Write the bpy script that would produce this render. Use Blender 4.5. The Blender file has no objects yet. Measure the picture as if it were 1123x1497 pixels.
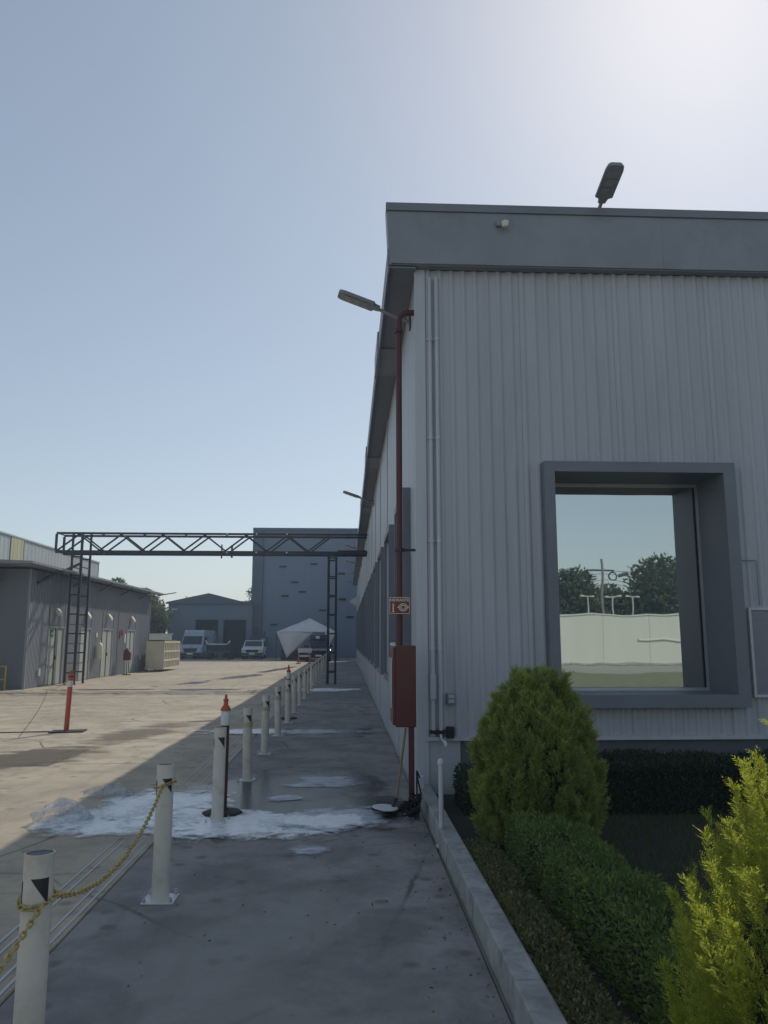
import bpy, bmesh, math, random
import numpy as np
from mathutils import Vector, Matrix
random.seed(7)
rng = np.random.default_rng(7)
S = bpy.context.scene
col = S.collection
R = math.radians

# ------------------------------------------------------------------ camera
cam = bpy.data.objects.new('camera', bpy.data.cameras.new('camera'))
col.objects.link(cam); S.camera = cam
cam.location = (0, 0, 1.7)
cam.rotation_euler = (R(90 + 9.21), 0, R(-2.68))
cam.data.sensor_fit = 'VERTICAL'; cam.data.sensor_height = 24
cam.data.lens = 24 * 1150 / 1497
cam.data.clip_end = 3000; cam.data.clip_start = 0.05

# ------------------------------------------------------------------ sky, sun, exposure
EL, AZ = R(41.8), R(27.8)
W = bpy.data.worlds.new('World'); S.world = W; W.use_nodes = True
nt = W.node_tree; nt.nodes.clear()
sky = nt.nodes.new('ShaderNodeTexSky'); sky.sky_type = 'NISHITA'
sky.sun_disc = False; sky.sun_elevation = EL; sky.sun_rotation = AZ
sky.altitude = 1500; sky.air_density = 1.2; sky.dust_density = 1.7; sky.ozone_density = 1.2
bg = nt.nodes.new('ShaderNodeBackground'); bg.inputs[1].default_value = 0.15
wo = nt.nodes.new('ShaderNodeOutputWorld')
gm = nt.nodes.new('ShaderNodeGamma'); gm.inputs[1].default_value = .72   # hazy air: softer sky contrast
nt.links.new(sky.outputs[0], gm.inputs[0]); hs = nt.nodes.new('ShaderNodeHueSaturation'); hs.inputs['Saturation'].default_value = .84; hs.inputs['Hue'].default_value = .494
nt.links.new(gm.outputs[0], hs.inputs['Color']); nt.links.new(hs.outputs[0], bg.inputs[0]); nt.links.new(bg.outputs[0], wo.inputs[0])
sl = bpy.data.lights.new('sun', 'SUN'); sl.energy = 2.25; sl.angle = R(0.53); sl.color = (1, .93, .82)
sun = bpy.data.objects.new('sun', sl); col.objects.link(sun)
sd = Vector((math.sin(AZ) * math.cos(EL), math.cos(AZ) * math.cos(EL), math.sin(EL)))
sun.rotation_euler = sd.to_track_quat('Z', 'Y').to_euler()
sun.location = (20, 30, 40)
S.view_settings.view_transform = 'Standard'; S.view_settings.look = 'None'
S.view_settings.gamma = 1; S.view_settings.use_curve_mapping = False
S.view_settings.exposure = 0.22
S.cycles.volume_bounces = 0
S.cycles.transparent_max_bounces = 12

# ------------------------------------------------------------------ mesh helpers
class MB:
    def __init__(s): s.v = []; s.f = []; s.m = []; s.cur = 0
    def add(s, vs, fs):
        n = len(s.v); s.v += [tuple(a) for a in vs]
        s.f += [tuple(i + n for i in f) for f in fs]; s.m += [s.cur] * len(fs); return s
    def box(s, x0, x1, y0, y1, z0, z1):
        return s.add([(x0,y0,z0),(x1,y0,z0),(x1,y1,z0),(x0,y1,z0),(x0,y0,z1),(x1,y0,z1),(x1,y1,z1),(x0,y1,z1)],
                     [(0,3,2,1),(4,5,6,7),(0,1,5,4),(1,2,6,5),(2,3,7,6),(3,0,4,7)])
    def bar(s, a, b, w, h=None, up=(0, 0, 1)):
        a, b = Vector(a), Vector(b); d = (b - a).normalized(); h = w if h is None else h
        u = Vector(up)
        if abs(d.dot(u)) > .98: u = Vector((0, 1, 0))
        r = d.cross(u).normalized(); u = r.cross(d)
        vs = [p + r * i * w / 2 + u * j * h / 2 for p in (a, b) for i, j in ((-1,-1),(1,-1),(1,1),(-1,1))]
        return s.add(vs, [(0,1,2,3),(7,6,5,4),(0,4,5,1),(1,5,6,2),(2,6,7,3),(3,7,4,0)])
    def tube(s, pts, r, n=10, caps=True):
        pts = [Vector(p) for p in pts]; rs = r if isinstance(r, (list, tuple)) else [r] * len(pts)
        N = len(pts); vs = []; ref = None
        for i, p in enumerate(pts):
            d = (pts[min(i + 1, N - 1)] - pts[max(i - 1, 0)]).normalized()
            if ref is None:
                ref = Vector((0, 0, 1)) if abs(d.z) < .9 else Vector((1, 0, 0))
            x = d.cross(ref).normalized(); ref = x.cross(d).normalized()
            for k in range(n):
                a = 2 * math.pi * k / n
                vs.append(p + (x * math.cos(a) + ref * math.sin(a)) * rs[i])
        fs = [(i*n+k, i*n+(k+1) % n, (i+1)*n+(k+1) % n, (i+1)*n+k) for i in range(N - 1) for k in range(n)]
        if caps: fs += [tuple(range(n))[::-1], tuple(range((N-1)*n, N*n))]
        return s.add(vs, fs)
    def lathe(s, prof, c=(0, 0, 0), n=20):
        vs = [(c[0] + r * math.cos(2*math.pi*k/n), c[1] + r * math.sin(2*math.pi*k/n), c[2] + z) for r, z in prof for k in range(n)]
        N = len(prof)
        fs = [(i*n+k, i*n+(k+1) % n, (i+1)*n+(k+1) % n, (i+1)*n+k) for i in range(N - 1) for k in range(n)]
        if prof[0][0] > 0: fs.append(tuple(range(n))[::-1])
        if prof[-1][0] > 0: fs.append(tuple(range((N-1)*n, N*n)))
        return s.add(vs, fs)
    def prism(s, poly, axis, a, b):
        n = len(poly)
        def P(p, t):
            return {'x': (t, p[0], p[1]), 'y': (p[0], t, p[1]), 'z': (p[0], p[1], t)}[axis]
        vs = [P(p, a) for p in poly] + [P(p, b) for p in poly]
        fs = [tuple(range(n)), tuple(range(n, 2*n))[::-1]] + [(i, i+n, (i+1) % n + n, (i+1) % n) for i in range(n)]
        return s.add(vs, fs)
    def mesh(s, name, mats, smooth=False):
        me = bpy.data.meshes.new(name); me.from_pydata(s.v, [], s.f)
        for m in (mats if isinstance(mats, (list, tuple)) else [mats]): me.materials.append(m)
        if any(s.m): me.polygons.foreach_set('material_index', s.m)
        bm = bmesh.new(); bm.from_mesh(me); bmesh.ops.recalc_face_normals(bm, faces=bm.faces); bm.to_mesh(me); bm.free()
        if smooth:
            me.polygons.foreach_set('use_smooth', [True] * len(me.polygons))
            me.set_sharp_from_angle(angle=R(40))
        me.update(); return me
    def islands(s, tol=.012):
        par = list(range(len(s.v)))
        def find(a):
            while par[a] != a: par[a] = par[par[a]]; a = par[a]
            return a
        for f in s.f:
            r = find(f[0])
            for q in f[1:]: par[find(q)] = r
        comp = {}
        for i in range(len(s.v)): comp.setdefault(find(i), []).append(i)
        if len(comp) < 2 or len(comp) > 400: return [s]
        keys = list(comp); bb = []
        for k in keys:
            P = [s.v[i] for i in comp[k]]; bb.append([min(p[j] for p in P) - tol/2 for j in range(3)] + [max(p[j] for p in P) + tol/2 for j in range(3)])
        g = list(range(len(keys)))
        def gf(a):
            while g[a] != a: a = g[a]
            return a
        for i in range(len(keys)):
            for j in range(i):
                if all(bb[i][q] <= bb[j][q+3] and bb[j][q] <= bb[i][q+3] for q in range(3)): g[gf(i)] = gf(j)
        groups = {}
        for i, k in enumerate(keys): groups.setdefault(gf(i), set()).add(k)
        if len(groups) < 2: return [s]
        out = []
        for ks in groups.values():
            m = MB(); mp = {}
            for i in range(len(s.v)):
                if find(i) in ks: mp[i] = len(m.v); m.v.append(s.v[i])
            for f, mi in zip(s.f, s.m):
                if f[0] in mp: m.f.append(tuple(mp[i] for i in f)); m.m.append(mi)
            out.append(m)
        return out
    def obj(s, name, mats, parent=None, smooth=False, bevel=0, loc=None, rot=None, label=None, keep=False):
        if parent and not keep:
            parts = s.islands()
            if len(parts) > 1:
                parts.sort(key=lambda m: -len(m.v))
                return [m.obj(name, mats, parent, smooth, bevel, loc, rot, label, True) for m in parts][0]
        o = bpy.data.objects.new(name, s.mesh(name, mats, smooth)); col.objects.link(o)
        if parent: o.parent = parent
        if bevel:
            b = o.modifiers.new('bevel', 'BEVEL'); b.width = bevel; b.segments = 2; b.limit_method = 'ANGLE'
        if loc: o.location = loc
        if rot: o.rotation_euler = rot
        if label: o['label'] = label
        return o

def link(name, me, parent=None, loc=(0, 0, 0), rot=(0, 0, 0), scale=None):
    o = bpy.data.objects.new(name, me); col.objects.link(o); o.location = loc; o.rotation_euler = rot
    if scale: o.scale = scale
    if parent: o.parent = parent
    return o
def tag(o, label=None, cat=None, group=None, kind=None):
    if label: o['label'] = label
    if cat: o['category'] = cat
    if group: o['group'] = group
    if kind: o['kind'] = kind
    return o
def thing(name, label, cat, loc=(0, 0, 0), rz=0, group=None):
    o = bpy.data.objects.new(name, None); col.objects.link(o); o.empty_display_size = .2
    o.location = loc; o.rotation_euler = (0, 0, rz); return tag(o, label, cat, group)
def setting(name, loc=(0, 0, 0)):
    o = bpy.data.objects.new(name, None); col.objects.link(o); o.location = loc; o['kind'] = 'structure'; return o
def dup(o, parent=None, loc=None, rz=None, label=None):
    kids = list(CH.get(o.name, o.children))
    c = o.copy(); col.objects.link(c)
    if parent: c.parent = parent
    if loc is not None: c.location = loc
    if rz is not None: c.rotation_euler = (0, 0, rz)
    if label: c['label'] = label
    for k in kids: dup(k, c)
    return c
CH = {}
def at(o, x, y, z=0): o.location = (x, y, z); return o
ORD = ['first','second','third','fourth','fifth','sixth','seventh','eighth','ninth','tenth','eleventh','twelfth','thirteenth',
       'fourteenth','fifteenth','sixteenth','seventeenth','eighteenth','nineteenth','twentieth','twenty-first','twenty-second','twenty-third']

# ------------------------------------------------------------------ materials
def newmat(name):
    m = bpy.data.materials.new(name); m.use_nodes = True; n = m.node_tree
    return m, n, n.nodes['Principled BSDF'], n.nodes['Material Output']
def N(n, t, **kw):
    x = n.nodes.new(t)
    for k, v in kw.items(): setattr(x, k, v)
    return x
def noise(n, vec, scale, detail=4, rough=.55, dist=0):
    x = N(n, 'ShaderNodeTexNoise'); x.inputs['Scale'].default_value = scale; x.inputs['Detail'].default_value = detail
    x.inputs['Roughness'].default_value = rough; x.inputs['Distortion'].default_value = dist
    n.links.new(vec, x.inputs['Vector']); return x.outputs['Fac']
def ramp(n, fac, a, b, ca=(0,0,0,1), cb=(1,1,1,1)):
    x = N(n, 'ShaderNodeValToRGB'); x.color_ramp.elements[0].position = a; x.color_ramp.elements[1].position = b
    x.color_ramp.elements[0].color = ca; x.color_ramp.elements[1].color = cb
    n.links.new(fac, x.inputs[0]); return x.outputs[0]
def mix(n, fac, a, b, mode='MIX'):
    x = N(n, 'ShaderNodeMixRGB', blend_type=mode)
    for i, v in ((0, fac), (1, a), (2, b)):
        if hasattr(v, 'is_linked') or hasattr(v, 'links'): n.links.new(v, x.inputs[i])
        elif isinstance(v, (int, float)): x.inputs[i].default_value = v
        else: x.inputs[i].default_value = (*v[:3], 1)
    return x.outputs[0]
def math_(n, op, a, b=0.0, c=None):
    x = N(n, 'ShaderNodeMath', operation=op)
    for i, v in enumerate((a, b) if c is None else (a, b, c)):
        if hasattr(v, 'links'): n.links.new(v, x.inputs[i])
        else: x.inputs[i].default_value = v
    return x.outputs[0]
def coords(n, world=False, scale=(1, 1, 1)):
    if world: v = N(n, 'ShaderNodeNewGeometry').outputs['Position']
    else: v = N(n, 'ShaderNodeTexCoord').outputs['Object']
    mp = N(n, 'ShaderNodeMapping'); mp.inputs['Scale'].default_value = scale
    n.links.new(v, mp.inputs[0]); return mp.outputs[0]
def bump(n, p, h, strength=.3, dist=.01):
    b = N(n, 'ShaderNodeBump'); b.inputs['Strength'].default_value = strength; b.inputs['Distance'].default_value = dist
    n.links.new(h, b.inputs['Height']); n.links.new(b.outputs[0], p.inputs['Normal'])

def paint(name, c, rough=.5, var=.12, dirt=.0, scale=3, metal=0, dirtc=(.12, .10, .08), streak=False, world=False, spec=.5):
    """painted or plain surface: slow colour variation, fine grain, optional dirt"""
    m, n, p, o = newmat(name)
    v = coords(n, world, (1, 1, .12) if streak else (1, 1, 1))
    a = noise(n, v, scale, 5); b = noise(n, v, scale * 14, 3)
    lo = tuple(x * (1 - var) for x in c); hi = tuple(min(1, x * (1 + var)) for x in c)
    cc = mix(n, ramp(n, a, .3, .7), lo, hi)
    cc = mix(n, math_(n, 'MULTIPLY', b, .12), cc, tuple(x * .5 for x in c))
    if dirt:
        d = noise(n, v, scale * 1.7, 8, .7, .4)
        cc = mix(n, math_(n, 'MULTIPLY', ramp(n, d, .48, .72), dirt), cc, dirtc)
    n.links.new(cc, p.inputs['Base Color'])
    rr = math_(n, 'ADD', math_(n, 'MULTIPLY', a, .2), rough - .1)
    n.links.new(rr, p.inputs['Roughness']); p.inputs['Metallic'].default_value = metal
    p.inputs['Specular IOR Level'].default_value = spec
    bump(n, p, b, .15, .002)
    return m

M = {}
M['siding'] = paint('siding_paint', (.49, .495, .525), .42, .06, .28, 1.3, dirtc=(.25, .26, .27), streak=True, world=True)
M['sidewall'] = paint('side_wall_paint', (.48, .50, .53), .5, .08, .25, 1.2, dirtc=(.24, .25, .26), streak=True, world=True)
M['trimw'] = paint('pale_trim', (.55, .57, .60), .4, .06, .2, 2, streak=True)
M['fascia'] = paint('fascia_metal', (.27, .285, .31), .45, .10, .45, 1.1, dirtc=(.14, .14, .14), world=True)
M['surround'] = paint('window_surround_paint', (.20, .21, .24), .5, .1, .3, 1.6, dirtc=(.17, .17, .18), world=True)
M['plinth'] = paint('plinth_paint', (.14, .145, .16), .7, .12, .4, 2, world=True)
M['alu'] = paint('aluminium', (.55, .57, .6), .35, .05, 0, 4, metal=.6)
M['dark'] = paint('dark_steel', (.035, .04, .05), .5, .1, .2, 5, dirtc=(.08, .06, .05))
M['black'] = paint('black_rubber', (.02, .02, .022), .75, .1, .3, 6, dirtc=(.07, .065, .06))
M['red'] = paint('red_enamel', (.115, .024, .022), .35, .1, .3, 4, dirtc=(.08, .03, .025))
M['redpipe'] = paint('red_pipe_paint', (.095, .022, .022), .45, .12, .35, 4, dirtc=(.09, .04, .035))
M['signred'] = paint('sign_red', (.24, .03, .025), .4, .05, 0, 4)
M['signwhite'] = paint('sign_cream', (.75, .72, .6), .5, .04, 0, 4)
M['orange'] = paint('orange_plastic', (.52, .105, .05), .5, .1, .3, 5, dirtc=(.25, .07, .05))
M['band'] = paint('reflective_band', (.72, .72, .72), .4, .06, .2, 6)
M['post'] = paint('bollard_cream_paint', (.68, .64, .55), .42, .07, .5, 3, dirtc=(.36, .30, .20), world=True)
M['posttri'] = paint('bollard_black_paint', (.025, .027, .03), .5, .1, .1, 4)
M['steelw'] = paint('white_steel', (.62, .63, .62), .45, .07, .3, 5, dirtc=(.3, .27, .22))
M['chain'] = paint('brassy_chain', (.50, .37, .13), .38, .25, .5, 40, metal=.2, dirtc=(.14, .09, .04), world=True)
M['lampgrey'] = paint('lamp_grey', (.25, .26, .285), .4, .06, 0, 5)
M['lampglass'] = paint('lamp_lens', (.27, .28, .31), .25, .2, 0, 30)
M['shed'] = paint('shed_paint', (.30, .31, .33), .55, .10, .3, .9, dirtc=(.2, .2, .2), streak=True, world=True)
M['shedshade'] = paint('shed_shaded_paint', (.17, .185, .20), .55, .08, .2, .9, streak=True, world=True)  # darkened copy of the shed paint: eave shade put into the colour
M['white_metal'] = paint('pale_cladding', (.42, .45, .44), .5, .07, .3, .6, dirtc=(.3, .31, .3), streak=True, world=True)
M['yellowish'] = paint('translucent_yellow_sheet', (.50, .46, .28), .5, .07, .2, 1, streak=True, world=True)
M['door'] = paint('door_paint', (.44, .46, .41), .5, .06, .3, 2, dirtc=(.28, .28, .25), streak=True)
M['blockwall'] = paint('block_wall_paint', (.145, .18, .245), .6, .06, .2, .25, dirtc=(.12, .15, .21), streak=True, world=True)
M['blockdark'] = paint('block_dark_paint', (.075, .10, .145), .6, .06, .2, .4, world=True)
M['gable'] = paint('gable_hall_paint', (.15, .18, .235), .6, .07, .2, .3, streak=True, world=True)
M['gableroof'] = paint('gable_roof', (.085, .11, .145), .6, .07, .2, .3, world=True)
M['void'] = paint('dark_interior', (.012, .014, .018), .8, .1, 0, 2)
M['bin'] = paint('cream_bin_paint', (.74, .69, .54), .5, .08, .3, 2, dirtc=(.36, .28, .17), world=True)
M['yellow'] = paint('yellow_rail_paint', (.62, .44, .05), .45, .1, .3, 5)
M['wallpale'] = paint('perimeter_wall_paint', (.60, .62, .55), .8, .06, .25, .3, dirtc=(.5, .48, .4), streak=True, world=True)
M['vanpaint'] = paint('van_paint', (.36, .42, .52), .28, .04, .1, 2, spec=.6)
M['truckwhite'] = paint('truck_white_paint', (.68, .70, .72), .3, .04, .1, 2)
M['navy'] = paint('navy_paint', (.03, .04, .07), .25, .1, .1, 2)
M['tyre'] = M['black']
M['canvas'] = paint('tent_canvas', (.62, .61, .61), .8, .08, .2, 1.2, dirtc=(.32, .31, .30))
M['wood'] = paint('wooden_handle', (.36, .26, .15), .6, .2, .2, 12)
M['silver'] = paint('bright_steel_blade', (.78, .8, .82), .22, .05, 0, 5, metal=.7)
M['bark'] = paint('bark', (.10, .075, .05), .9, .25, .2, 8)
M['soil'] = paint('dark_soil', (.035, .027, .02), .95, .3, .3, 14, world=True)
M['mortar'] = paint('joint_filler', (.055, .055, .055), .9, .2, .2, 5, world=True)
M['curb'] = paint('kerb_concrete', (.36, .355, .34), .85, .25, .75, 5, dirtc=(.14, .13, .12), world=True)
M['board'] = paint('board_face', (.24, .25, .30), .3, .06, .1, 3)
M['tape'] = paint('old_tape', (.50, .44, .30), .8, .1, .4, 10)
M['rope'] = paint('pale_rope', (.62, .55, .32), .8, .1, .2, 10)
M['green'] = paint('green_sign', (.02, .20, .09), .5, .05, 0, 5)
M['wire'] = paint('wire_black', (.02, .02, .02), .6, .1, 0, 5)
M['polewood'] = paint('pole_concrete', (.22, .20, .18), .8, .1, .2, 5)
M['glassdark'] = paint('vehicle_glass', (.015, .018, .022), .25, .05, 0, 3)
M['lens'] = paint('headlamp_lens', (.5, .52, .55), .35, .1, 0, 12)

def mirror_glass():
    m, n, p, o = newmat('mirrored_glazing')
    v = coords(n, True); h = noise(n, v, .8, 2)
    p.inputs['Base Color'].default_value = (.62, .67, .65, 1); p.inputs['Metallic'].default_value = 1.0
    p.inputs['Roughness'].default_value = .012
    bump(n, p, h, .12, .02); return m
M['mirror'] = mirror_glass()
def side_glass():
    m, n, p, o = newmat('dark_tinted_glazing')
    v = coords(n, True); h = noise(n, v, 1.5, 2)
    p.inputs['Base Color'].default_value = (.06, .08, .11, 1); p.inputs['Roughness'].default_value = .08
    p.inputs['Specular IOR Level'].default_value = .8
    bump(n, p, h, .06, .02); return m
M['sideglass'] = side_glass()

def concrete(name, base, warm, dark, crack=.5, patch=.5, scale=1.0, perobj=True, rough=.85):
    m, n, p, o = newmat(name)
    v = coords(n, True)
    big = noise(n, v, .22 * scale, 6, .6, .6); mid = noise(n, v, 1.6 * scale, 8, .62, .3)
    fine = noise(n, v, 19 * scale, 7, .75); grit = noise(n, v, 140, 2)
    c = mix(n, ramp(n, big, .40, .60), base, warm)
    c = mix(n, math_(n, 'MULTIPLY', ramp(n, mid, .44, .60), patch), c, dark)
    c = mix(n, math_(n, 'MULTIPLY', ramp(n, noise(n, v, 5.5, 7, .7, .5), .52, .70), patch * .55), c, tuple(x * .7 for x in dark))
    c = mix(n, math_(n, 'MULTIPLY', ramp(n, fine, .5, .72), .38), c, dark)
    # long scuffs and tyre wipes
    v2 = coords(n, True, (2.6, .35, 1)); sc = noise(n, v2, 1.1, 7, .65, .8)
    c = mix(n, math_(n, 'MULTIPLY', ramp(n, sc, .55, .75), patch * .6), c, tuple(x * .75 for x in dark))
    sc2 = noise(n, v2, 2.7, 6, .7)
    c = mix(n, math_(n, 'MULTIPLY', ramp(n, sc2, .58, .78), .25), c, tuple(min(1, x * 1.25) for x in base))
    spots = N(n, 'ShaderNodeTexVoronoi', voronoi_dimensions='2D'); spots.inputs['Scale'].default_value = 1.7; n.links.new(v, spots.inputs['Vector'])
    spd = math_(n, 'ADD', spots.outputs['Distance'], math_(n, 'MULTIPLY', fine, .12))
    c = mix(n, math_(n, 'MULTIPLY', ramp(n, spd, .10, .17, (1,1,1,1), (0,0,0,1)), .6), c, tuple(x * .45 for x in dark))
    if crack:
        vn = N(n, 'ShaderNodeTexNoise'); vn.inputs['Scale'].default_value = 1.3; vn.inputs['Detail'].default_value = 6
        n.links.new(v, vn.inputs['Vector'])
        vv = mix(n, .22, v, vn.outputs['Color'], 'ADD')
        vo = N(n, 'ShaderNodeTexVoronoi', feature='DISTANCE_TO_EDGE', voronoi_dimensions='2D'); vo.inputs['Scale'].default_value = .42
        n.links.new(vv, vo.inputs['Vector'])
        k = ramp(n, vo.outputs['Distance'], .002, .009, (1,1,1,1), (0,0,0,1))
        k = math_(n, 'MULTIPLY', k, math_(n, 'MULTIPLY', ramp(n, noise(n, v, .5, 3), .45, .6), crack))
        c = mix(n, k, c, tuple(x * .3 for x in dark))
    if perobj:
        oi = N(n, 'ShaderNodeObjectInfo')
        c = mix(n, math_(n, 'MULTIPLY', oi.outputs['Random'], .22), c, tuple(x * .7 for x in base))
    n.links.new(c, p.inputs['Base Color'])
    n.links.new(math_(n, 'SUBTRACT', rough + .1, math_(n, 'MULTIPLY', mid, .35)), p.inputs['Roughness'])
    hh = math_(n, 'ADD', math_(n, 'MULTIPLY', fine, .7), math_(n, 'MULTIPLY', grit, .3))
    bump(n, p, hh, .35, .006); return m
M['road'] = concrete('road_concrete', (.43, .36, .27), (.54, .465, .345), (.23, .19, .15), 1.0, .5)
M['walk'] = concrete('walkway_concrete', (.255, .24, .23), (.345, .32, .30), (.105, .097, .092), .9, .7)
M['groundm'] = concrete('yard_ground', (.36, .34, .29), (.42, .40, .33), (.24, .22, .19), .0, .5, perobj=False)

def decal(name, c, rough, thr=.45, soft=.1, scale=6, edge=.35, maxa=1.0, spec=.5, stretch=(1, 1, 1), c2=None, bumpy=0):
    """flat stain with a torn outline; the sheet carries its own 0..1 UV"""
    m, n, p, o = newmat(name)
    uv = N(n, 'ShaderNodeTexCoord').outputs['UV']
    sep = N(n, 'ShaderNodeSeparateXYZ'); n.links.new(uv, sep.inputs[0])
    def ax(q): return math_(n, 'POWER', math_(n, 'ABSOLUTE', math_(n, 'SUBTRACT', math_(n, 'MULTIPLY', q, 2), 1)), 2.6)
    r = math_(n, 'POWER', math_(n, 'ADD', ax(sep.outputs[0]), ax(sep.outputs[1])), 1 / 2.6)
    fall = math_(n, 'MULTIPLY', math_(n, 'SUBTRACT', 1, r), 1 / edge)
    v = coords(n, True, stretch)
    a = noise(n, v, scale, 10, .68, .6); a2 = noise(n, v, scale * .28, 5, .6, .4)
    nz = math_(n, 'ADD', math_(n, 'MULTIPLY', math_(n, 'SUBTRACT', a, .5), 2.4), math_(n, 'MULTIPLY', math_(n, 'SUBTRACT', a2, .5), 2.6))
    k = math_(n, 'ADD', nz, math_(n, 'MINIMUM', fall, 1.0))
    k = math_(n, 'MULTIPLY', k, ramp(n, r, .86, .97, (1,1,1,1), (0,0,0,1)))
    al = ramp(n, k, thr, thr + soft)
    n.links.new(math_(n, 'MULTIPLY', al, maxa), p.inputs['Alpha'])
    if c2: n.links.new(mix(n, ramp(n, noise(n, v, scale * 2.3, 5), .35, .65), c, c2), p.inputs['Base Color'])
    else: p.inputs['Base Color'].default_value = (*c, 1)
    p.inputs['Roughness'].default_value = rough; p.inputs['Specular IOR Level'].default_value = spec
    if bumpy: bump(n, p, noise(n, v, scale * 5, 4), bumpy, .01)
    return m
M['foam'] = decal('soap_foam', (.93, .94, .95), .35, .15, .65, 5.5, .6, .98, c2=(.74, .76, .78), bumpy=.35)
M['foamthin'] = decal('soap_foam_thin', (.72, .76, .82), .45, .42, .45, 4.2, .7, .75, stretch=(.6, 1.3, 1), c2=(.30, .34, .40), bumpy=.5)
M['wet'] = decal('wet_concrete', (.045, .045, .05), .25, .22, .40, 1.6, .6, .80, .5)
M['wetroad'] = decal('wet_road', (.16, .135, .105), .7, .40, .9, 2.4, .8, .62, .4, stretch=(.5, 1.2, 1), c2=(.20, .17, .13), bumpy=.3)
M['oil'] = decal('dark_spill', (.035, .034, .034), .45, .45, .18, 1.8, .8, .9, .5, stretch=(.8, .8, 1))
M['dust'] = decal('pale_dust', (.44, .43, .40), .9, .45, .7, 1.3, .7, .40, .2)
M['paintline'] = decal('worn_line_paint', (.55, .56, .56), .7, -.3, .5, 7, .3, .85, .3)

def sheet(name, x0, x1, y0, y1, z, m, parent=None, rz=0):
    cx, cy = (x0 + x1) / 2, (y0 + y1) / 2
    me = bpy.data.meshes.new(name)
    me.from_pydata([(x0-cx, y0-cy, 0), (x1-cx, y0-cy, 0), (x1-cx, y1-cy, 0), (x0-cx, y1-cy, 0)], [], [(0, 1, 2, 3)])
    uv = me.uv_layers.new(name='UVMap'); uv.data.foreach_set('uv', [0, 0, 1, 0, 1, 1, 0, 1]); me.materials.append(m)
    return link(name, me, parent, (cx, cy, z), (0, 0, rz))

def leafmat(name, dark, light, trans=.35, scale=3.0):
    m, n, p, o = newmat(name)
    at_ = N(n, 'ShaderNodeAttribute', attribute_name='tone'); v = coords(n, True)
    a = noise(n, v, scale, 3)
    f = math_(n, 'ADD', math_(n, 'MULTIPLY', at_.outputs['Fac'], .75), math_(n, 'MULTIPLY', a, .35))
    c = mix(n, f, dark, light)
    n.links.new(c, p.inputs['Base Color']); p.inputs['Roughness'].default_value = .55
    p.inputs['Specular IOR Level'].default_value = .3
    tr = N(n, 'ShaderNodeBsdfTranslucent'); n.links.new(mix(n, .5, c, tuple(min(1, x*1.6) for x in light)), tr.inputs[0])
    mx = N(n, 'ShaderNodeMixShader'); mx.inputs[0].default_value = trans
    n.links.new(p.outputs[0], mx.inputs[1]); n.links.new(tr.outputs[0], mx.inputs[2]); n.links.new(mx.outputs[0], o.inputs[0])
    return m
M['thuja'] = leafmat('thuja_dark_gold', (.018, .055, .014), (.40, .44, .11), .38)
M['thujay'] = leafmat('thuja_yellow', (.02, .06, .012), (.50, .53, .07), .48)
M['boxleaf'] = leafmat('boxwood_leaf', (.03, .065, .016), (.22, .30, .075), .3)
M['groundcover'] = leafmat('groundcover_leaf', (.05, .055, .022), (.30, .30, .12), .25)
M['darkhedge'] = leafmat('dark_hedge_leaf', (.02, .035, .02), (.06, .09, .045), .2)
M['grassm'] = leafmat('grass_blade', (.03, .06, .015), (.09, .15, .035), .3)
M['treeleaf'] = leafmat('tree_leaf', (.05, .07, .035), (.15, .18, .08), .3, .6)
M['litter'] = leafmat('dry_litter', (.05, .04, .02), (.20, .15, .07), .1)
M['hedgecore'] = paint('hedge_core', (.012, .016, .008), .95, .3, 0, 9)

def quads_obj(name, V, tone, m, parent=None, per=4):
    """V: (n, per, 3) array of leaf corners"""
    n = V.shape[0]; me = bpy.data.meshes.new(name)
    me.vertices.add(n * per); me.vertices.foreach_set('co', V.reshape(-1).astype(np.float32))
    me.loops.add(n * per); me.loops.foreach_set('vertex_index', np.arange(n * per, dtype=np.int32))
    me.polygons.add(n); me.polygons.foreach_set('loop_start', np.arange(0, n * per, per, dtype=np.int32))
    me.polygons.foreach_set('loop_total', np.full(n, per, dtype=np.int32))
    a = me.attributes.new('tone', 'FLOAT', 'POINT'); a.data.foreach_set('value', np.repeat(tone, per).astype(np.float32))
    me.materials.append(m); me.update(calc_edges=True)
    o = bpy.data.objects.new(name, me); col.objects.link(o)
    if parent: o.parent = parent
    return o
def unit(v): return v / (np.linalg.norm(v, axis=-1, keepdims=True) + 1e-9)
def leaves(P, D, L, Wd, spread=.8):
    """leaf quads at points P growing along about D; length L, width Wd"""
    n = len(P); d = unit(D + rng.normal(0, spread, (n, 3))); s = unit(np.cross(d, rng.normal(0, 1, (n, 3))))
    L = np.asarray(L).reshape(-1, 1) * np.ones((n, 1)); w = np.asarray(Wd).reshape(-1, 1) * np.ones((n, 1))
    return np.stack([P, P + d*L*.5 + s*w*.5, P + d*L, P + d*L*.5 - s*w*.5], 1)

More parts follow.
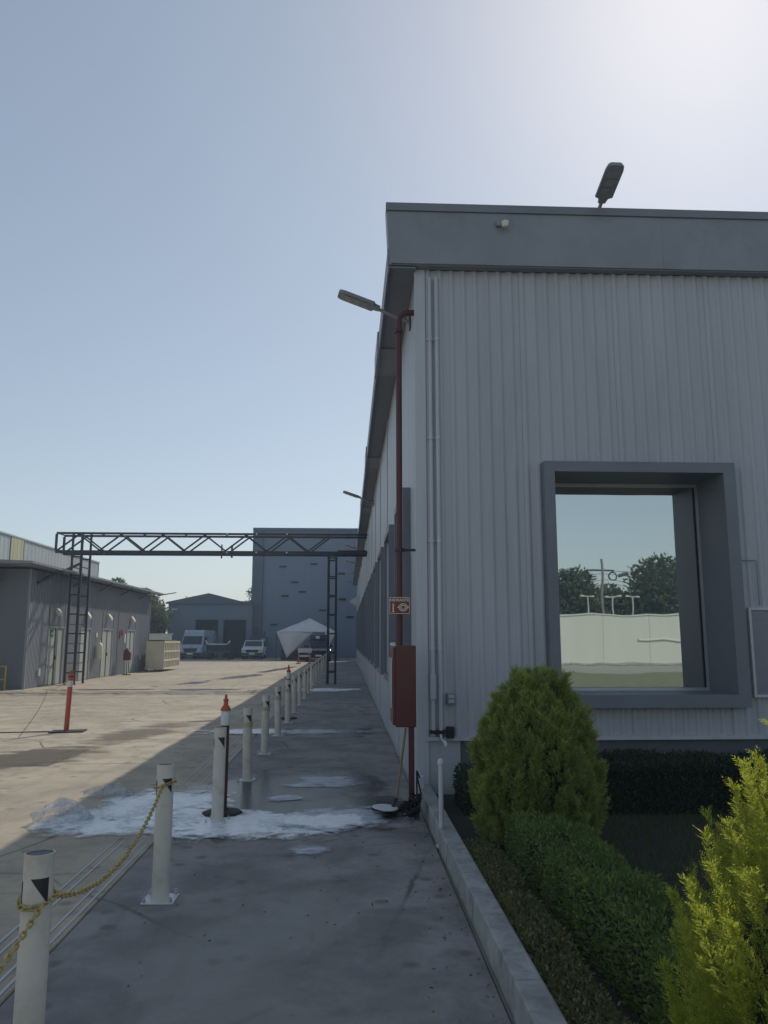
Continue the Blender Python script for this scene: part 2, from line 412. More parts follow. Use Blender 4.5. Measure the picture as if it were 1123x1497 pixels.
# ================================================================== SETTING: ground, road, walkway
g = sheet('ground', -420, 420, -420, 420, -.022, M['groundm']); g['kind'] = 'structure'
road = setting('road')
sheet('joint_bed', -16.2, -1.62, -6, 86, -.012, M['mortar'], road)
slab_meshes = {}
def slab(w, l, t, m, bev=.008):
    k = (round(w, 3), round(l, 3), m.name)
    if k not in slab_meshes:
        b = bev; mb = MB(); w2, l2 = w/2, l/2
        mb.add([(-w2,-l2,-t),(w2,-l2,-t),(w2,l2,-t),(-w2,l2,-t),(-w2,-l2,-b),(w2,-l2,-b),(w2,l2,-b),(-w2,l2,-b),
                (-w2+b,-l2+b,0),(w2-b,-l2+b,0),(w2-b,l2-b,0),(-w2+b,l2-b,0)],
               [(0,1,5,4),(1,2,6,5),(2,3,7,6),(3,0,4,7),(4,5,9,8),(5,6,10,9),(6,7,11,10),(7,4,8,11),(8,9,10,11)])
        slab_meshes[k] = mb.mesh('concrete_slab', m)
    return slab_meshes[k]
for (x0, x1) in ((-6.35, -1.62), (-11.1, -6.365), (-16.2, -11.115)):
    for i in range(16):
        y0 = -5.6 + i * 5.7
        if x0 < -15 and 28 < y0 + 5 and y0 < 44: pass
        link('concrete_slab', slab(x1 - x0 - .012, 5.688, .02, M['road']), road, ((x0+x1)/2, y0 + 2.85, 0))
walk = setting('walkway')
sheet('joint_bed', -1.615, .76, -6, 76, -.010, M['mortar'], walk)
edges = [-5.0, -1.3, 2.4, 7.35, 11.0]
while edges[-1] < 74: edges.append(edges[-1] + 3.9)
for a, b in zip(edges, edges[1:]):
    link('concrete_slab', slab(2.365, b - a - .014, .02, M['walk']), walk, (-.43, (a+b)/2, .006))
lines = setting('road_marking')
for x in (-1.955, -1.885, -1.73, -1.665):
    sheet('painted_line', x - .010, x + .010, 1.5, 7.6, .005, M['paintline'], lines)
    sheet('painted_line', x - .009, x + .009, 9.4, 15.5, .005, M['paintline'], lines)

# stains, spills and foam
def st(name, x0, x1, y0, y1, z, m, rz=0, kind='structure'):
    o = sheet(name, x0, x1, y0, y1, z, m, None, rz); o['kind'] = kind; return o
st('wet_patch', -9.5, -2.0, 7.0, 10.2, .0025, M['wetroad'])
st('wet_patch', -5.6, -3.5, 9.8, 14.6, .0090, M['wetroad'], R(-12))
st('wet_patch', -2.2, .72, 6.7, 11.2, .0085, M['wet'])
st('wet_patch', -1.7, .75, 14.0, 16.2, .0085, M['wet'])
st('wet_patch', -.6, .76, 7.2, 9.4, .0100, M['wet'])
st('oil_spill', -6.9, -5.3, 29.0, 35, .010, M['oil'], R(-18))
st('oil_spill', -5.6, -4.2, 33.0, 42, .011, M['oil'], R(-14))
st('oil_spill', -4.5, -3.5, 39.0, 52, .012, M['oil'], R(-8))
st('oil_spill', -11.0, -6.2, 27.6, 28.3, .010, M['oil'], R(2))
st('oil_spill', -6.6, -3.0, 27.2, 28.4, .0105, M['oil'], R(4))
st('dust_patch', -1.6, .7, 1.5, 6.8, .0085, M['dust'])
st('soap_foam', -3.0, -1.5, 7.2, 8.7, .0115, M['foam'], R(4), 'stuff')
st('soap_foam', -2.7, -1.2, 7.7, 9.7, .0135, M['foam'], R(-10), 'stuff')
st('soap_foam', -2.2, -1.1, 7.3, 9.6, .0155, M['foam'], R(-6), 'stuff')
st('soap_foam', -1.9, .2, 7.0, 8.4, .0175, M['foam'], R(-2), 'stuff')
st('soap_foam', -.8, .78, 7.2, 8.6, .0195, M['foamthin'], R(5), 'stuff')
st('soap_foam', -.9, .45, 7.35, 8.15, .0215, M['foam'], R(3), 'stuff')
st('soap_foam', -.95, .45, 9.2, 10.3, .0155, M['foamthin'], 0, 'stuff')
for x_, y_, r_ in ((-.62, 8.9, .24), (-.30, 6.72, .22)):
    st('soap_foam', x_ - r_, x_ + r_, y_ - r_, y_ + r_, .0175, M['foamthin'], 0, 'stuff')
st('soap_foam', -2.5, .75, 14.6, 15.7, .0155, M['foamthin'], 0, 'stuff')
st('soap_foam', -3.1, -.7, 14.7, 15.7, .0175, M['foam'], 0, 'stuff')
st('soap_foam', -2.4, .76, 26.2, 28.7, .0155, M['foam'], 0, 'stuff')
pt = tag(MB().prism([(-5.0, 11.35), (-4.05, 11.3), (-4.0, 12.95), (-4.9, 13.0)], 'z', .0035, .006).obj('asphalt_patch', paint('asphalt', (.15, .14, .125), .9, .35, .6, 5, world=True, dirtc=(.06, .06, .055))), kind='structure')
st('wet_patch', -6.6, -3.6, 9.0, 13.2, .0075, M['wetroad'], R(-28))
st('wet_patch', -4.6, -3.0, 12.2, 17.5, .012, M['wetroad'], R(-14))
n = 260; X = -1.5 + 2.2*rng.random(n); Y = 2.2 + 7*rng.random(n); X[:150] = .72 - .35*rng.random(150)**2.2
P = np.stack([X, Y, np.full(n, .0105)], 1)
tag(quads_obj('leaf_litter', leaves(P, np.concatenate([rng.normal(0, 1, (n, 2)), np.full((n, 1), .12)], 1), .012 + .022*rng.random(n), .010, .15), rng.random(n), M['litter']), 'small dry leaves and grit scattered along the kerb', 'litter', kind='stuff')

# ================================================================== MAIN BUILDING
WX, WY, WT, SB = .79, 8.86, 6.05, .64      # side wall x, front wall y, soffit height, bottom of siding
YE = 64.0
bld = thing('warehouse', 'long grey metal-clad warehouse with mirrored window and dark roof fascia', 'warehouse', (WX, WY, 0))
def B(mb, name, m, parent=bld, **k):
    mb.v = [(x - WX, y - WY, z) for x, y, z in mb.v]
    return mb.obj(name, m, parent, **k)
WIN = (2.30, 4.41, 1.02, 3.68)     # siding opening behind the surround
P = .142
def corr(mb, x0, x1, z0, z1):
    """one length of ribbed sheet: rounded pans split by narrow raised ribs; phase is shared along the wall"""
    prof = [(0, -.004), (.030, .0), (.052, .004), (.066, .016), (.078, .020), (.092, .020), (.104, .016), (.118, .002), (.130, -.006)]
    pts = []
    k = math.floor(x0 / P) - 1
    while k * P < x1 + P:
        for a, d in prof: pts.append((k * P + a, d))
        k += 1
    def dep(x):
        for (a, d), (b, e) in zip(pts, pts[1:]):
            if a <= x <= b: return d + (e - d) * (x - a) / (b - a)
        return 0
    xs = [x0] + [a for a, _ in pts if x0 + 1e-4 < a < x1 - 1e-4] + [x1]
    vs = [(x, WY - dep(x), z) for z in (z0, z1) for x in xs]; n = len(xs)
    mb.add(vs, [(i, i+1, n+i+1, n+i) for i in range(n - 1)])
x = .90
while x < 15.9:
    x1 = x + 8 * P; mb = MB()
    a, b = x + .003, x1
    if b <= WIN[0] or a >= WIN[1]: corr(mb, a, b, SB, 6.09)
    else:
        aa, bb = max(a, WIN[0]), min(b, WIN[1])
        for q in ((a, WIN[0], SB, 6.09), (WIN[1], b, SB, 6.09), (aa, bb, SB, WIN[2]), (aa, bb, WIN[3], 6.09)):
            if q[1] > q[0] + .01: m2 = MB(); corr(m2, *q); B(m2, 'panel', M['siding'])
    if mb.v: B(mb, 'panel', M['siding'])
    x = x1
B(MB().box(.79, 16, WY + .03, WY + .06, .64, 1.0).box(.79, 2.28, WY+.03, WY+.06, 1.0, 3.7).box(4.45, 16, WY+.03, WY+.06, 1.0, 3.7).box(.79, 16, WY+.03, WY+.06, 3.7, 6.02), 'wall_core', M['sidewall'])
B(MB().box(.80, 16, WY + .02, WY + .30, -.02, SB - .004), 'plinth', M['plinth'])
# low front wall of the corner bay, painted like the siding
B(MB().box(.775, .905, WY - .028, WY + .02, -.02, 6.09), 'corner_trim', M['trimw'], bevel=.006)
B(MB().box(.905, 1.25, WY - .006, WY + .018, -.02, SB - .006), 'corner_base', M['siding'])
B(MB().box(.88, 16, WY - .05, WY + .0, SB - .03, SB + .012), 'drip_flashing', M['trimw'])
# side wall in vertical bays
nb = 17; L = (YE - WY) / nb
for i in range(nb):
    B(MB().box(WX, WX + .12, WY + .022 + i*L, WY + (i+1)*L + .01, -.02, WT), 'wall_panel', M['sidewall'])
    if i: B(MB().box(WX - .022, WX - .001, WY + i*L - .06, WY + i*L + .06, .0, WT), 'cover_strip', M['trimw'])
B(MB().box(15.9, 16, WY + .1, YE, 0, WT).box(WX+.13, 15.9, YE - .2, YE, 0, WT), 'rear_wall', M['sidewall'])
# roof
B(MB().prism([(.47, 6.26), (8.5, 6.62), (16.6, 6.26), (16.6, 6.18), (8.5, 6.54), (.47, 6.18)], 'y', WY - .1, YE + .3), 'roof', M['fascia'])
# eave in lengths: alternate joints stand proud, as the photo's stepped edge
ys = WY - .13; k = 0
while ys < YE:
    ln = 2.6 if k == 0 else (1.2 if k % 2 else 6.0)
    ye = min(ys + ln, YE + .3); dx = .022 if k % 2 else 0; mt = M['surround'] if not k % 2 else M['fascia']
    B(MB().box(.452 - dx, .470, ys + .004, ye, 5.99 - dx, 6.30 + dx*.5).box(.470, WX - .002, ys + .004, ye, 6.052 - dx, 6.072 - dx*.3), 'eave_panel', mt)
    ys = ye; k += 1
B(MB().prism([(.435, 6.86), (.470, 6.08), (.495, 6.08), (.495, 6.86)], 'y', WY - .158, WY + .10), 'fascia_end', M['fascia'])
# front fascia in long sheets
xx = .476
while xx < 16:
    x1 = min(xx + 3.3, 16.3)
    B(MB().box(xx + .002, x1, WY - .16, WY - .14, 6.10, 6.76), 'fascia_panel', M['fascia'])
    xx = x1
B(MB().box(.43, 16.3, WY - .185, WY - .11, 6.764, 6.86), 'fascia_cap', M['surround'])
B(MB().box(.476, 16.3, WY - .138, WY - .03, 6.085, 6.10), 'soffit', M['surround'])
# front window
w = B(MB().box(2.24, 2.36, WY - .16, WY + .64, .96, 3.72).box(4.33, 4.47, WY - .16, WY + .64, .96, 3.72)
      .box(2.36, 4.33, WY - .16, WY + .64, 3.60, 3.72).box(2.36, 4.33, WY - .16, WY + .64, .96, 1.10), 'window', M['surround'])
fx0, fx1, fz0, fz1, fy = 2.36, 4.33, 1.10, 3.60, WY + .54
B(MB().box(fx0, fx0+.035, fy, fy+.05, fz0, fz1).box(fx1-.035, fx1, fy, fy+.05, fz0, fz1).box(fx0+.035, fx1-.035, fy, fy+.05, fz0, fz0+.035).box(fx0+.035, fx1-.035, fy, fy+.05, fz1-.035, fz1), 'frame', M['alu'], w)
B(MB().box(fx0+.036, fx0+.05, fy+.01, fy+.04, fz0+.036, fz1-.036).box(fx1-.05, fx1-.036, fy+.01, fy+.04, fz0+.036, fz1-.036), 'gasket', M['black'], w)
B(MB().box(fx0+.051, fx1-.051, fy+.028, fy+.036, fz0+.036, fz1-.036), 'pane', M['mirror'], w)
# side windows with projecting surrounds
i = 0; y0 = 9.75
while y0 < 60:
    y1 = y0 + 1.75; xo = WX - .10
    w = B(MB().box(xo, WX - .001, y0, y0+.06, 1.0, 3.6).box(xo, WX - .001, y1-.06, y1, 1.0, 3.6).box(xo, WX-.001, y0+.06, y1-.06, 3.5, 3.6).box(xo, WX-.001, y0+.06, y1-.06, 1.0, 1.1), 'window', M['surround'])
    B(MB().box(WX-.05, WX-.02, y0+.061, y0+.10, 1.101, 3.499).box(WX-.05, WX-.02, y1-.10, y1-.061, 1.101, 3.499).box(WX-.05, WX-.02, (y0+y1)/2-.02, (y0+y1)/2+.02, 1.101, 3.499), 'frame', M['alu'], w)
    B(MB().box(WX-.018, WX-.004, y0+.062, y1-.062, 1.101, 3.499), 'pane', M['sideglass'], w)
    y0 += 3.244
# canopy hood at the far end of the side wall
B(MB().prism([(.18, 4.12), (.79, 4.5), (.79, 3.62), (.74, 3.62), (.70, 3.75)], 'y', 50, 52.5), 'door_canopy', M['trimw'])

# things on and beside the corner
def pipe_thing(name, label, cat, x, y, z0, z1, r, m, brackets=()):
    t = thing(name, label, cat, (x, y, 0))
    MB().tube([(0, 0, z0), (0, 0, z1)], r, 14).obj('pipe', m, t, smooth=True)
    for z in brackets: MB().lathe([(r + .008, -.012), (r + .008, .012)], (0, 0, z), 12).box(-.035, .035, 0, .045, z-.012, z+.012).obj('clamp', m, t)
    return t
c1 = pipe_thing('conduit', 'pale grey conduit on front wall, nearest the building corner', 'pipe', .955, WY - .045, .66, 5.98, .022, M['trimw'], (1.6, 2.8, 4.0, 5.2))
MB().box(-.03, .03, -.03, .02, 1.05, 1.32).obj('inspection_fitting', M['trimw'], c1, bevel=.008)
c2 = thing('water_pipe', 'pale water pipe with black valve and spout, right of the conduit', 'pipe', (1.035, WY - .05, 0))
MB().tube([(0, 0, .74), (0, 0, 5.98)], .024, 14).obj('pipe', M['trimw'], c2, smooth=True)
MB().tube([(0, 0, .76), (0, 0, .66), (.012, -.02, .625), (.035, -.045, .61), (.045, -.05, .56)], .022, 12).obj('spout', M['alu'], c2, smooth=True)
MB().box(-.12, .09, -.045, .035, .69, .725).obj('bracket', M['black'], c2, bevel=.004)
MB().box(.06, .14, -.04, .045, .64, .76).tube([(.02, -.04, .71), (.02, -.09, .71)], .012, 8).obj('valve_body', M['black'], c2, bevel=.004)
for z in (1.6, 2.8, 4.0, 5.2): MB().lathe([(.032, -.012), (.032, .012)], (0, 0, z), 12).obj('clamp', M['alu'], c2)
t = thing('outlet_box', 'small grey electrical outlet box beside the pale pipes', 'outlet box', (1.15, WY - .05, 1.06))
MB().box(-.045, .045, -.03, .03, -.06, .06).obj('housing', M['lampgrey'], t, bevel=.006)
MB().box(-.03, .03, -.036, -.0305, .008, .045).box(-.03, .03, -.036, -.0305, -.045, -.008).obj('cover', M['alu'], t)
# camera-like fixture on the front fascia
t = thing('floodlight', 'tiny white floodlight on the front fascia above the corner', 'floodlight', (1.80, WY - .16, 6.60))
MB().box(-.05, .0, -.05, 0, -.02, .05).obj('bracket', M['lampgrey'], t, bevel=.006)
MB().lathe([(.0, -.05), (.03, -.045), (.045, -.01), (.045, .02), (.0, .03)], (.05, -.07, 0), 12).obj('lamp_head', M['signwhite'], t, smooth=True)
# white post by the kerb end
t = thing('marker_post', 'thin white post with rounded cap standing at the kerb end', 'post', (.80, 6.86, 0))
MB().lathe([(.021, 0), (.021, .66)], (0, 0, 0), 14).obj('pole', M['steelw'], t, smooth=True)
MB().lathe([(.026, .655), (.030, .675), (.020, .70), (.004, .712)], (0, 0, 0), 14).obj('cap', M['steelw'], t, smooth=True)
MB().box(-.045, .045, -.045, .045, 0, .012).obj('base_plate', M['steelw'], t)

# red standpipe, cabinet, sign
t = thing('standpipe', 'tall dark red fire pipe rising up the side wall to the eave', 'pipe', (.60, 9.02, 0))
MB().tube([(0, 0, 1.2), (0, 0, 5.50), (.02, 0, 5.57), (.07, 0, 5.61), (.19, 0, 5.62)], .036, 16).obj('pipe', M['redpipe'], t, smooth=True)
for z in (2.72,): MB().lathe([(.058, -.02), (.058, .02)], (0, 0, z), 14).box(.0, .19, -.014, .014, z-.014, z+.014).obj('clamp', M['dark'], t)
MB().lathe([(.055, 0), (.055, .04), (.05, .05)], (0, 0, 5.36), 14).obj('coupling', M['redpipe'], t, smooth=True)
cab = thing('hydrant_cabinet', 'dark red metal fire hydrant cabinet on a post at the building corner', 'cabinet', (.585, 7.95, 0))
MB().box(-.10, .105, -.02, .50, .85, 1.64).obj('body', M['red'], cab, bevel=.008)
MB().box(-.125, -.101, -.015, .49, .87, 1.62).obj('door', M['red'], cab, bevel=.004)
MB().box(-.131, -.1255, .05, .42, 1.05, 1.50).obj('pane', M['sideglass'], cab)
MB().box(-.145, -.131, .04, .06, 1.03, 1.52).box(-.145, -.131, .42, .44, 1.03, 1.52).obj('door_trim', M['alu'], cab)
MB().box(.03, .085, .0, .055, .0, .85).obj('post', M['redpipe'], cab, bevel=.004)
MB().lathe([(.03, 0), (.03, .03)], (-.125, .01, 1.64), 10).obj('bracket', M['alu'], cab)
sg = thing('hydrant_sign', 'small red HIDRANTE sign with cream hose symbols on the red pipe', 'sign', (.60, 8.94, 2.08))
MB().box(-.125, .115, -.006, .006, -.10, .10).obj('plate', M['signred'], sg, bevel=.002)
MB().box(-.12, .11, -.0085, -.0065, .088, .094).box(-.12, .11, -.0085, -.0065, -.094, -.088).box(-.12, -.114, -.0085, -.0065, -.088, .088).box(.104, .11, -.0085, -.0065, -.088, .088).obj('border', M['signwhite'], sg)
def text(s, name, size, m, parent, loc, rot=(R(90), 0, 0), align='CENTER', ext=.001, bold=.0):
    cu = bpy.data.curves.new(name, 'FONT'); cu.body = s; cu.size = size; cu.align_x = align; cu.align_y = 'CENTER'
    cu.extrude = ext; cu.offset = bold
    tmp = bpy.data.objects.new('tmp', cu); col.objects.link(tmp)
    dg = bpy.context.evaluated_depsgraph_get(); me = bpy.data.meshes.new_from_object(tmp.evaluated_get(dg))
    bpy.data.objects.remove(tmp); me.materials.clear(); me.materials.append(m)
    return link(name, me, parent, loc, rot)
text('HIDRANTE', 'lettering', .044, M['signwhite'], sg, (-.005, -.0085, .060), bold=.0012)
mb = MB().box(-.085, -.070, -.0095, -.007, -.065, .025).box(-.09, -.065, -.0095, -.007, .0, .012).box(-.095, -.06, -.0095, -.007, -.075, -.066)
mb.obj('hydrant_symbol', M['signwhite'], sg)
mb = MB()
for r0 in (.045, .028):
    n = 24
    vs = [(.035 + r*math.cos(2*math.pi*k/n)*1.15, -.0085, -.02 + r*math.sin(2*math.pi*k/n)) for r in (r0, r0 - .009) for k in range(n)]
    mb.add(vs, [(k, (k+1) % n, n+(k+1) % n, n+k) for k in range(n)])
mb.box(-.03, -.012, -.0095, -.007, -.026, -.014).box(.083, .098, -.0095, -.007, -.03, -.01).obj('hose_symbol', M['signwhite'], sg)
# shovel and clutter
t = thing('shovel', 'long-handled shovel with bright blade leaning at the cabinet foot', 'shovel', (.50, 7.98, 0))
MB().tube([(-.01, .15, .04), (.035, .10, .40), (.085, -.035, .84)], .013, 10).obj('handle', M['wood'], t, smooth=True)
mb = MB(); n = 18; vs = [(0, 0, .075)]
for k in range(n):
    a = 2*math.pi*k/n; vs.append((-.11 + .13*math.cos(a), .10 + .16*math.sin(a)*(1 if math.cos(a) > -.3 else .9), .075 - .01*math.cos(a)))
vs2 = [(x, y, z - .006) for x, y, z in vs]
mb.add(vs + vs2, [(0, 1+k, 1+(k+1) % n) for k in range(n)] + [(n+1, n+2+(k+1) % n, n+2+k) for k in range(n)] + [(1+k, n+2+k, n+2+(k+1) % n, 1+(k+1) % n) for k in range(n)])
mb.obj('blade', M['band'], t, smooth=True)
MB().tube([(-.03, .14, .07), (.0, .13, .16)], .02, 10).obj('socket', M['dark'], t)
t = thing('hose', 'tangled dark hose heaped round the foot of the red post', 'hose', (.62, 7.85, 0))
for j in range(3):
    pts = []
    for k in range(40):
        a = k * .33 + j; rr = .06 + .035*math.sin(k*.7 + j)
        pts.append((math.cos(a)*rr + .02*j, math.sin(a)*rr*.8, .03 + .035*j + k*.0035 + .02*math.sin(k*.9+j*2)))
    MB().tube(pts, .012, 6).obj('coil', M['black'], t, smooth=True)
for j in range(2):
    a = j*1.3
    MB().tube([(.04+.03*math.cos(a), .03*math.sin(a), .0), (.05 + .05*math.cos(a), -.02+.03*math.sin(a), .25), (.06, -.03, .42 + .04*j), (.07+.02*j, 0, .34+.05*j)], .009, 6).obj('loop', M['black'], t, smooth=True)
t = thing('drain_tray', 'dark wet tray lying under the shovel blade', 'tray', (.42, 8.3, .02))
MB().prism([(-.16, -.10), (.2, -.14), (.24, .12), (-.1, .16)], 'z', 0, .045).obj('tray', M['black'], t, bevel=.01)
t = thing('white_cable', 'thin white cable hanging behind the red post', 'cable', (.72, 8.40, 0))
MB().tube([(0, 0, .9), (.01, -.02, .6), (.0, 0, .35), (.02, -.05, .12), (.03, -.03, .02)], .007, 6).obj('cable', M['steelw'], t, smooth=True)
t = thing('floor_box', 'small pale box standing behind the hose at the corner', 'box', (.78, 8.62, 0))
MB().box(-.05, .05, -.03, .03, .05, .28).obj('shell', M['steelw'], t, bevel=.01)

# notice board on the far right
t = thing('notice_board', 'white framed grey notice board right of the mirrored window', 'notice board', (4.56, WY - .04, 1.06))
MB().box(.03, 1.1, -.006, .02, .03, .97).obj('board', M['board'], t)
MB().box(0, .03, -.02, .02, 0, 1.0).box(1.1, 1.13, -.02, .02, 0, 1.0).box(.03, 1.1, -.02, .02, 0, .03).box(.03, 1.1, -.02, .02, .97, 1.0).obj('frame', M['steelw'], t, bevel=.003)
for i in range(9): MB().box(.08, 1.05, -.010, -.0065, .10 + i*.095, .108 + i*.095).obj('rule', M['lampgrey'], t)
t = thing('wall_cable', 'thin grey cable run from window surround down to the notice board', 'cable', (4.54, WY - .03, 2.60))
MB().tube([(0, 0, 0), (.16, 0, .0), (.17, 0, -.02), (.17, 0, -.52)], .006, 6).obj('cable', M['lampgrey'], t)

# street lamps fixed to the building
def lamp_head(t, c, fwd, w=.22, l=.52, th=.06):
    """flat LED head starting at c and running along fwd"""
    c = Vector(c); f = Vector(fwd).normalized(); s = f.cross(Vector((0, 0, 1))).normalized(); u = s.cross(f)
    out = [(0, .045), (.07, .06), (.09, w/2), (l*.86, w/2), (l*.96, w*.44), (l, w*.3)]
    def ring(k, dz, sc): return [c + f*a + s*b*sc*k + u*dz for a, b in out]
    top = ring(1, th*.5, .86) + ring(-1, th*.5, .86)[::-1]; mid = ring(1, 0, 1) + ring(-1, 0, 1)[::-1]; bot = ring(1, -th*.35, .95) + ring(-1, -th*.35, .95)[::-1]
    n = len(top); mb = MB()
    fs = [tuple(range(n)), tuple(range(2*n, 3*n))[::-1]]
    for r in (0, n): fs += [(r+i, r+(i+1) % n, r+n+(i+1) % n, r+n+i) for i in range(n)]
    mb.add(top + mid + bot, fs); mb.obj('lamp_head', M['lampgrey'], t, bevel=.006)
    mb = MB()
    for i in range(3):
        a0 = .14 + i*.12; q = [c + f*(a0 + da) + s*b + u*(-th*.35 - .003) for da, b in ((0,-w*.34),(0,w*.34),(.10,w*.34),(.10,-w*.34))]
        mb.add(q + [v - u*.006 for v in q], [(0,1,2,3),(7,6,5,4),(0,4,5,1),(1,5,6,2),(2,6,7,3),(3,7,4,0)])
    mb.obj('lens', M['lampglass'], t)
def wall_lamp(y, label):
    t = thing('street_lamp', label, 'street lamp', (WX, y, 5.72), 0, 'LED street lamps along the long side wall')
    MB().box(-.02, -.001, -.07, .07, -.09, .10).tube([(-.02, -.05, .08), (-.06, -.09, .13)], .008, 6).obj('bracket', M['dark'], t)
    MB().tube([(-.02, 0, 0), (-.18, 0, .06), (-.44, 0, .18)], .022, 12).obj('arm', M['lampgrey'], t, smooth=True)
    lamp_head(t, (-.40, 0, .17), (-.93, -.12, .30), .23, .56)
    return t
wall_lamp(9.55, 'dark LED street lamp arm over the near corner, largest on the side wall')
for i, y in enumerate((23.2, 36.4, 43.5, 51.0, 58.5)):
    wall_lamp(y, '%s street lamp from the camera along the side wall eave' % ORD[i + 1])
t = thing('street_lamp', 'grey LED street lamp standing above the front roof edge', 'street lamp', (3.03, 8.84, 6.55))
MB().box(-.06, .06, -.02, .02, -.1, .1).obj('bracket', M['dark'], t)
MB().tube([(0, 0, 0), (0, -.03, .24), (.0, -.10, .32), (.0, -.22, .36)], .022, 12).obj('arm', M['lampgrey'], t, smooth=True)
lamp_head(t, (.0, -.20, .355), (.02, -.93, .28), .22, .56)

# ================================================================== PLANTER
pl = tag(MB().box(.925, 16, -1.0, WY + .015, -.02, .045).obj('planter_soil', M['soil']), kind='structure')
kb = setting('kerb')
y = -1.0; i = 0
while y < 8.80:
    y1 = min(y + 1.22, 8.82)
    sx = random.uniform(-.006, .006)
    MB().prism([(.775 + sx, -.01), (.785 + sx, .145), (.795 + sx, .155), (.905, .155), (.918, .145), (.92, -.01)], 'y', y + .004, y1 - .002).obj('kerb_stone', M['curb'], kb)
    y = y1
def plume_bush(name, label, c, plumes, per, m, leaf, lw, core):
    """conifer made of upright pointed plumes: plumes = list of (base, tip, radius)"""
    t = thing(name, label, 'bush', (c[0], c[1], 0)); V = []; T = []
    for (b, tip, r) in plumes:
        b = np.array(b, float); tip = np.array(tip, float); ax = tip - b; L = np.linalg.norm(ax); ax /= L
        e1 = unit(np.cross(ax, [0.3, .2, .9])); e2 = np.cross(ax, e1); tone = rng.random()
        f = rng.random(per) ** .8; a = rng.random(per) * 2 * math.pi; rr = r * np.sin(np.clip(.25 + f * .9, 0, 1) * math.pi) ** .8 * rng.random(per) ** .5
        rr = np.where(f > .85, rr * .5, rr)
        o = np.cos(a)[:, None] * e1 + np.sin(a)[:, None] * e2
        P = b + ax * (f * L)[:, None] + o * rr[:, None]
        D = unit(ax * 1.1 + o * .75 + rng.normal(0, .25, (per, 3)))
        side = unit(np.cross(D, rng.normal(0, 1, (per, 3)))); ln = leaf * (.7 + .8 * rng.random(per))
        for k in range(5):
            q = P + D * (ln * k * .24)[:, None]
            for sg in ((-1, 1) if k < 4 else (0,)):
                d = unit(D + side * sg * .8 + rng.normal(0, .12, (per, 3))); l = (ln * (.62 - .09 * k))[:, None]
                w = lw * unit(np.cross(d, rng.normal(0, 1, (per, 3))))
                V.append(np.stack([q, q + d*l*.45 + w, q + d*l, q + d*l*.45 - w], 1))
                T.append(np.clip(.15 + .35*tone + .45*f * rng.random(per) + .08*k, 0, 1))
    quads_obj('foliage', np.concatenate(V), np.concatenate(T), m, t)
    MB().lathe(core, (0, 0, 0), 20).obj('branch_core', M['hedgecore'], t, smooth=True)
    MB().tube([(0, 0, -.02), (.01, 0, .2)], [.05, .04], 8).obj('trunk', M['bark'], t)
    return t
EXP = .58
def dome_plumes(n, r, h, zmax, lean, L0, pr, jit=.04):
    out = []
    for i in range(n):
        f = (i + .5) / n * .97; f = f ** .9; a = i * 2.39996 + random.uniform(-.3, .3)
        q = (.80 + .20*math.sin(f/zmax*math.pi/2)) if f < zmax else math.cos((f-zmax)/(1-zmax)*math.pi/2)**EXP
        L = L0 * random.uniform(.75, 1.35); rad = max(0, r*q - lean*L*.55) + random.gauss(0, jit*.6)
        b = (rad*math.cos(a), rad*math.sin(a), max(.05, f*h - L*.55))
        ll = lean * random.uniform(.4, 1.3) * (1 - .5 * f)
        out.append((b, (b[0] + ll*L*math.cos(a) + random.gauss(0, .03), b[1] + ll*L*math.sin(a) + random.gauss(0, .03), b[2] + L), pr * random.uniform(.8, 1.25)))
    return out
def core_prof(r, h, zmax, k):
    pr = [(r*.7*k, .03)]
    for i in range(1, 11):
        f = i/10; q = (.80 + .20*math.sin(f/zmax*math.pi/2)) if f < zmax else max(0, math.cos((f-zmax)/(1-zmax)*math.pi/2))**EXP
        pr.append((max(.004, r*q*k), f*h*k))
    return pr
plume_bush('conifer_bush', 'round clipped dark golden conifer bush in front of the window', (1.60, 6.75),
           dome_plumes(380, .455, 1.36, .46, .30, .23, .036, .05), 64, M['thuja'], .055, .0040, core_prof(.455, 1.30, .46, .80))
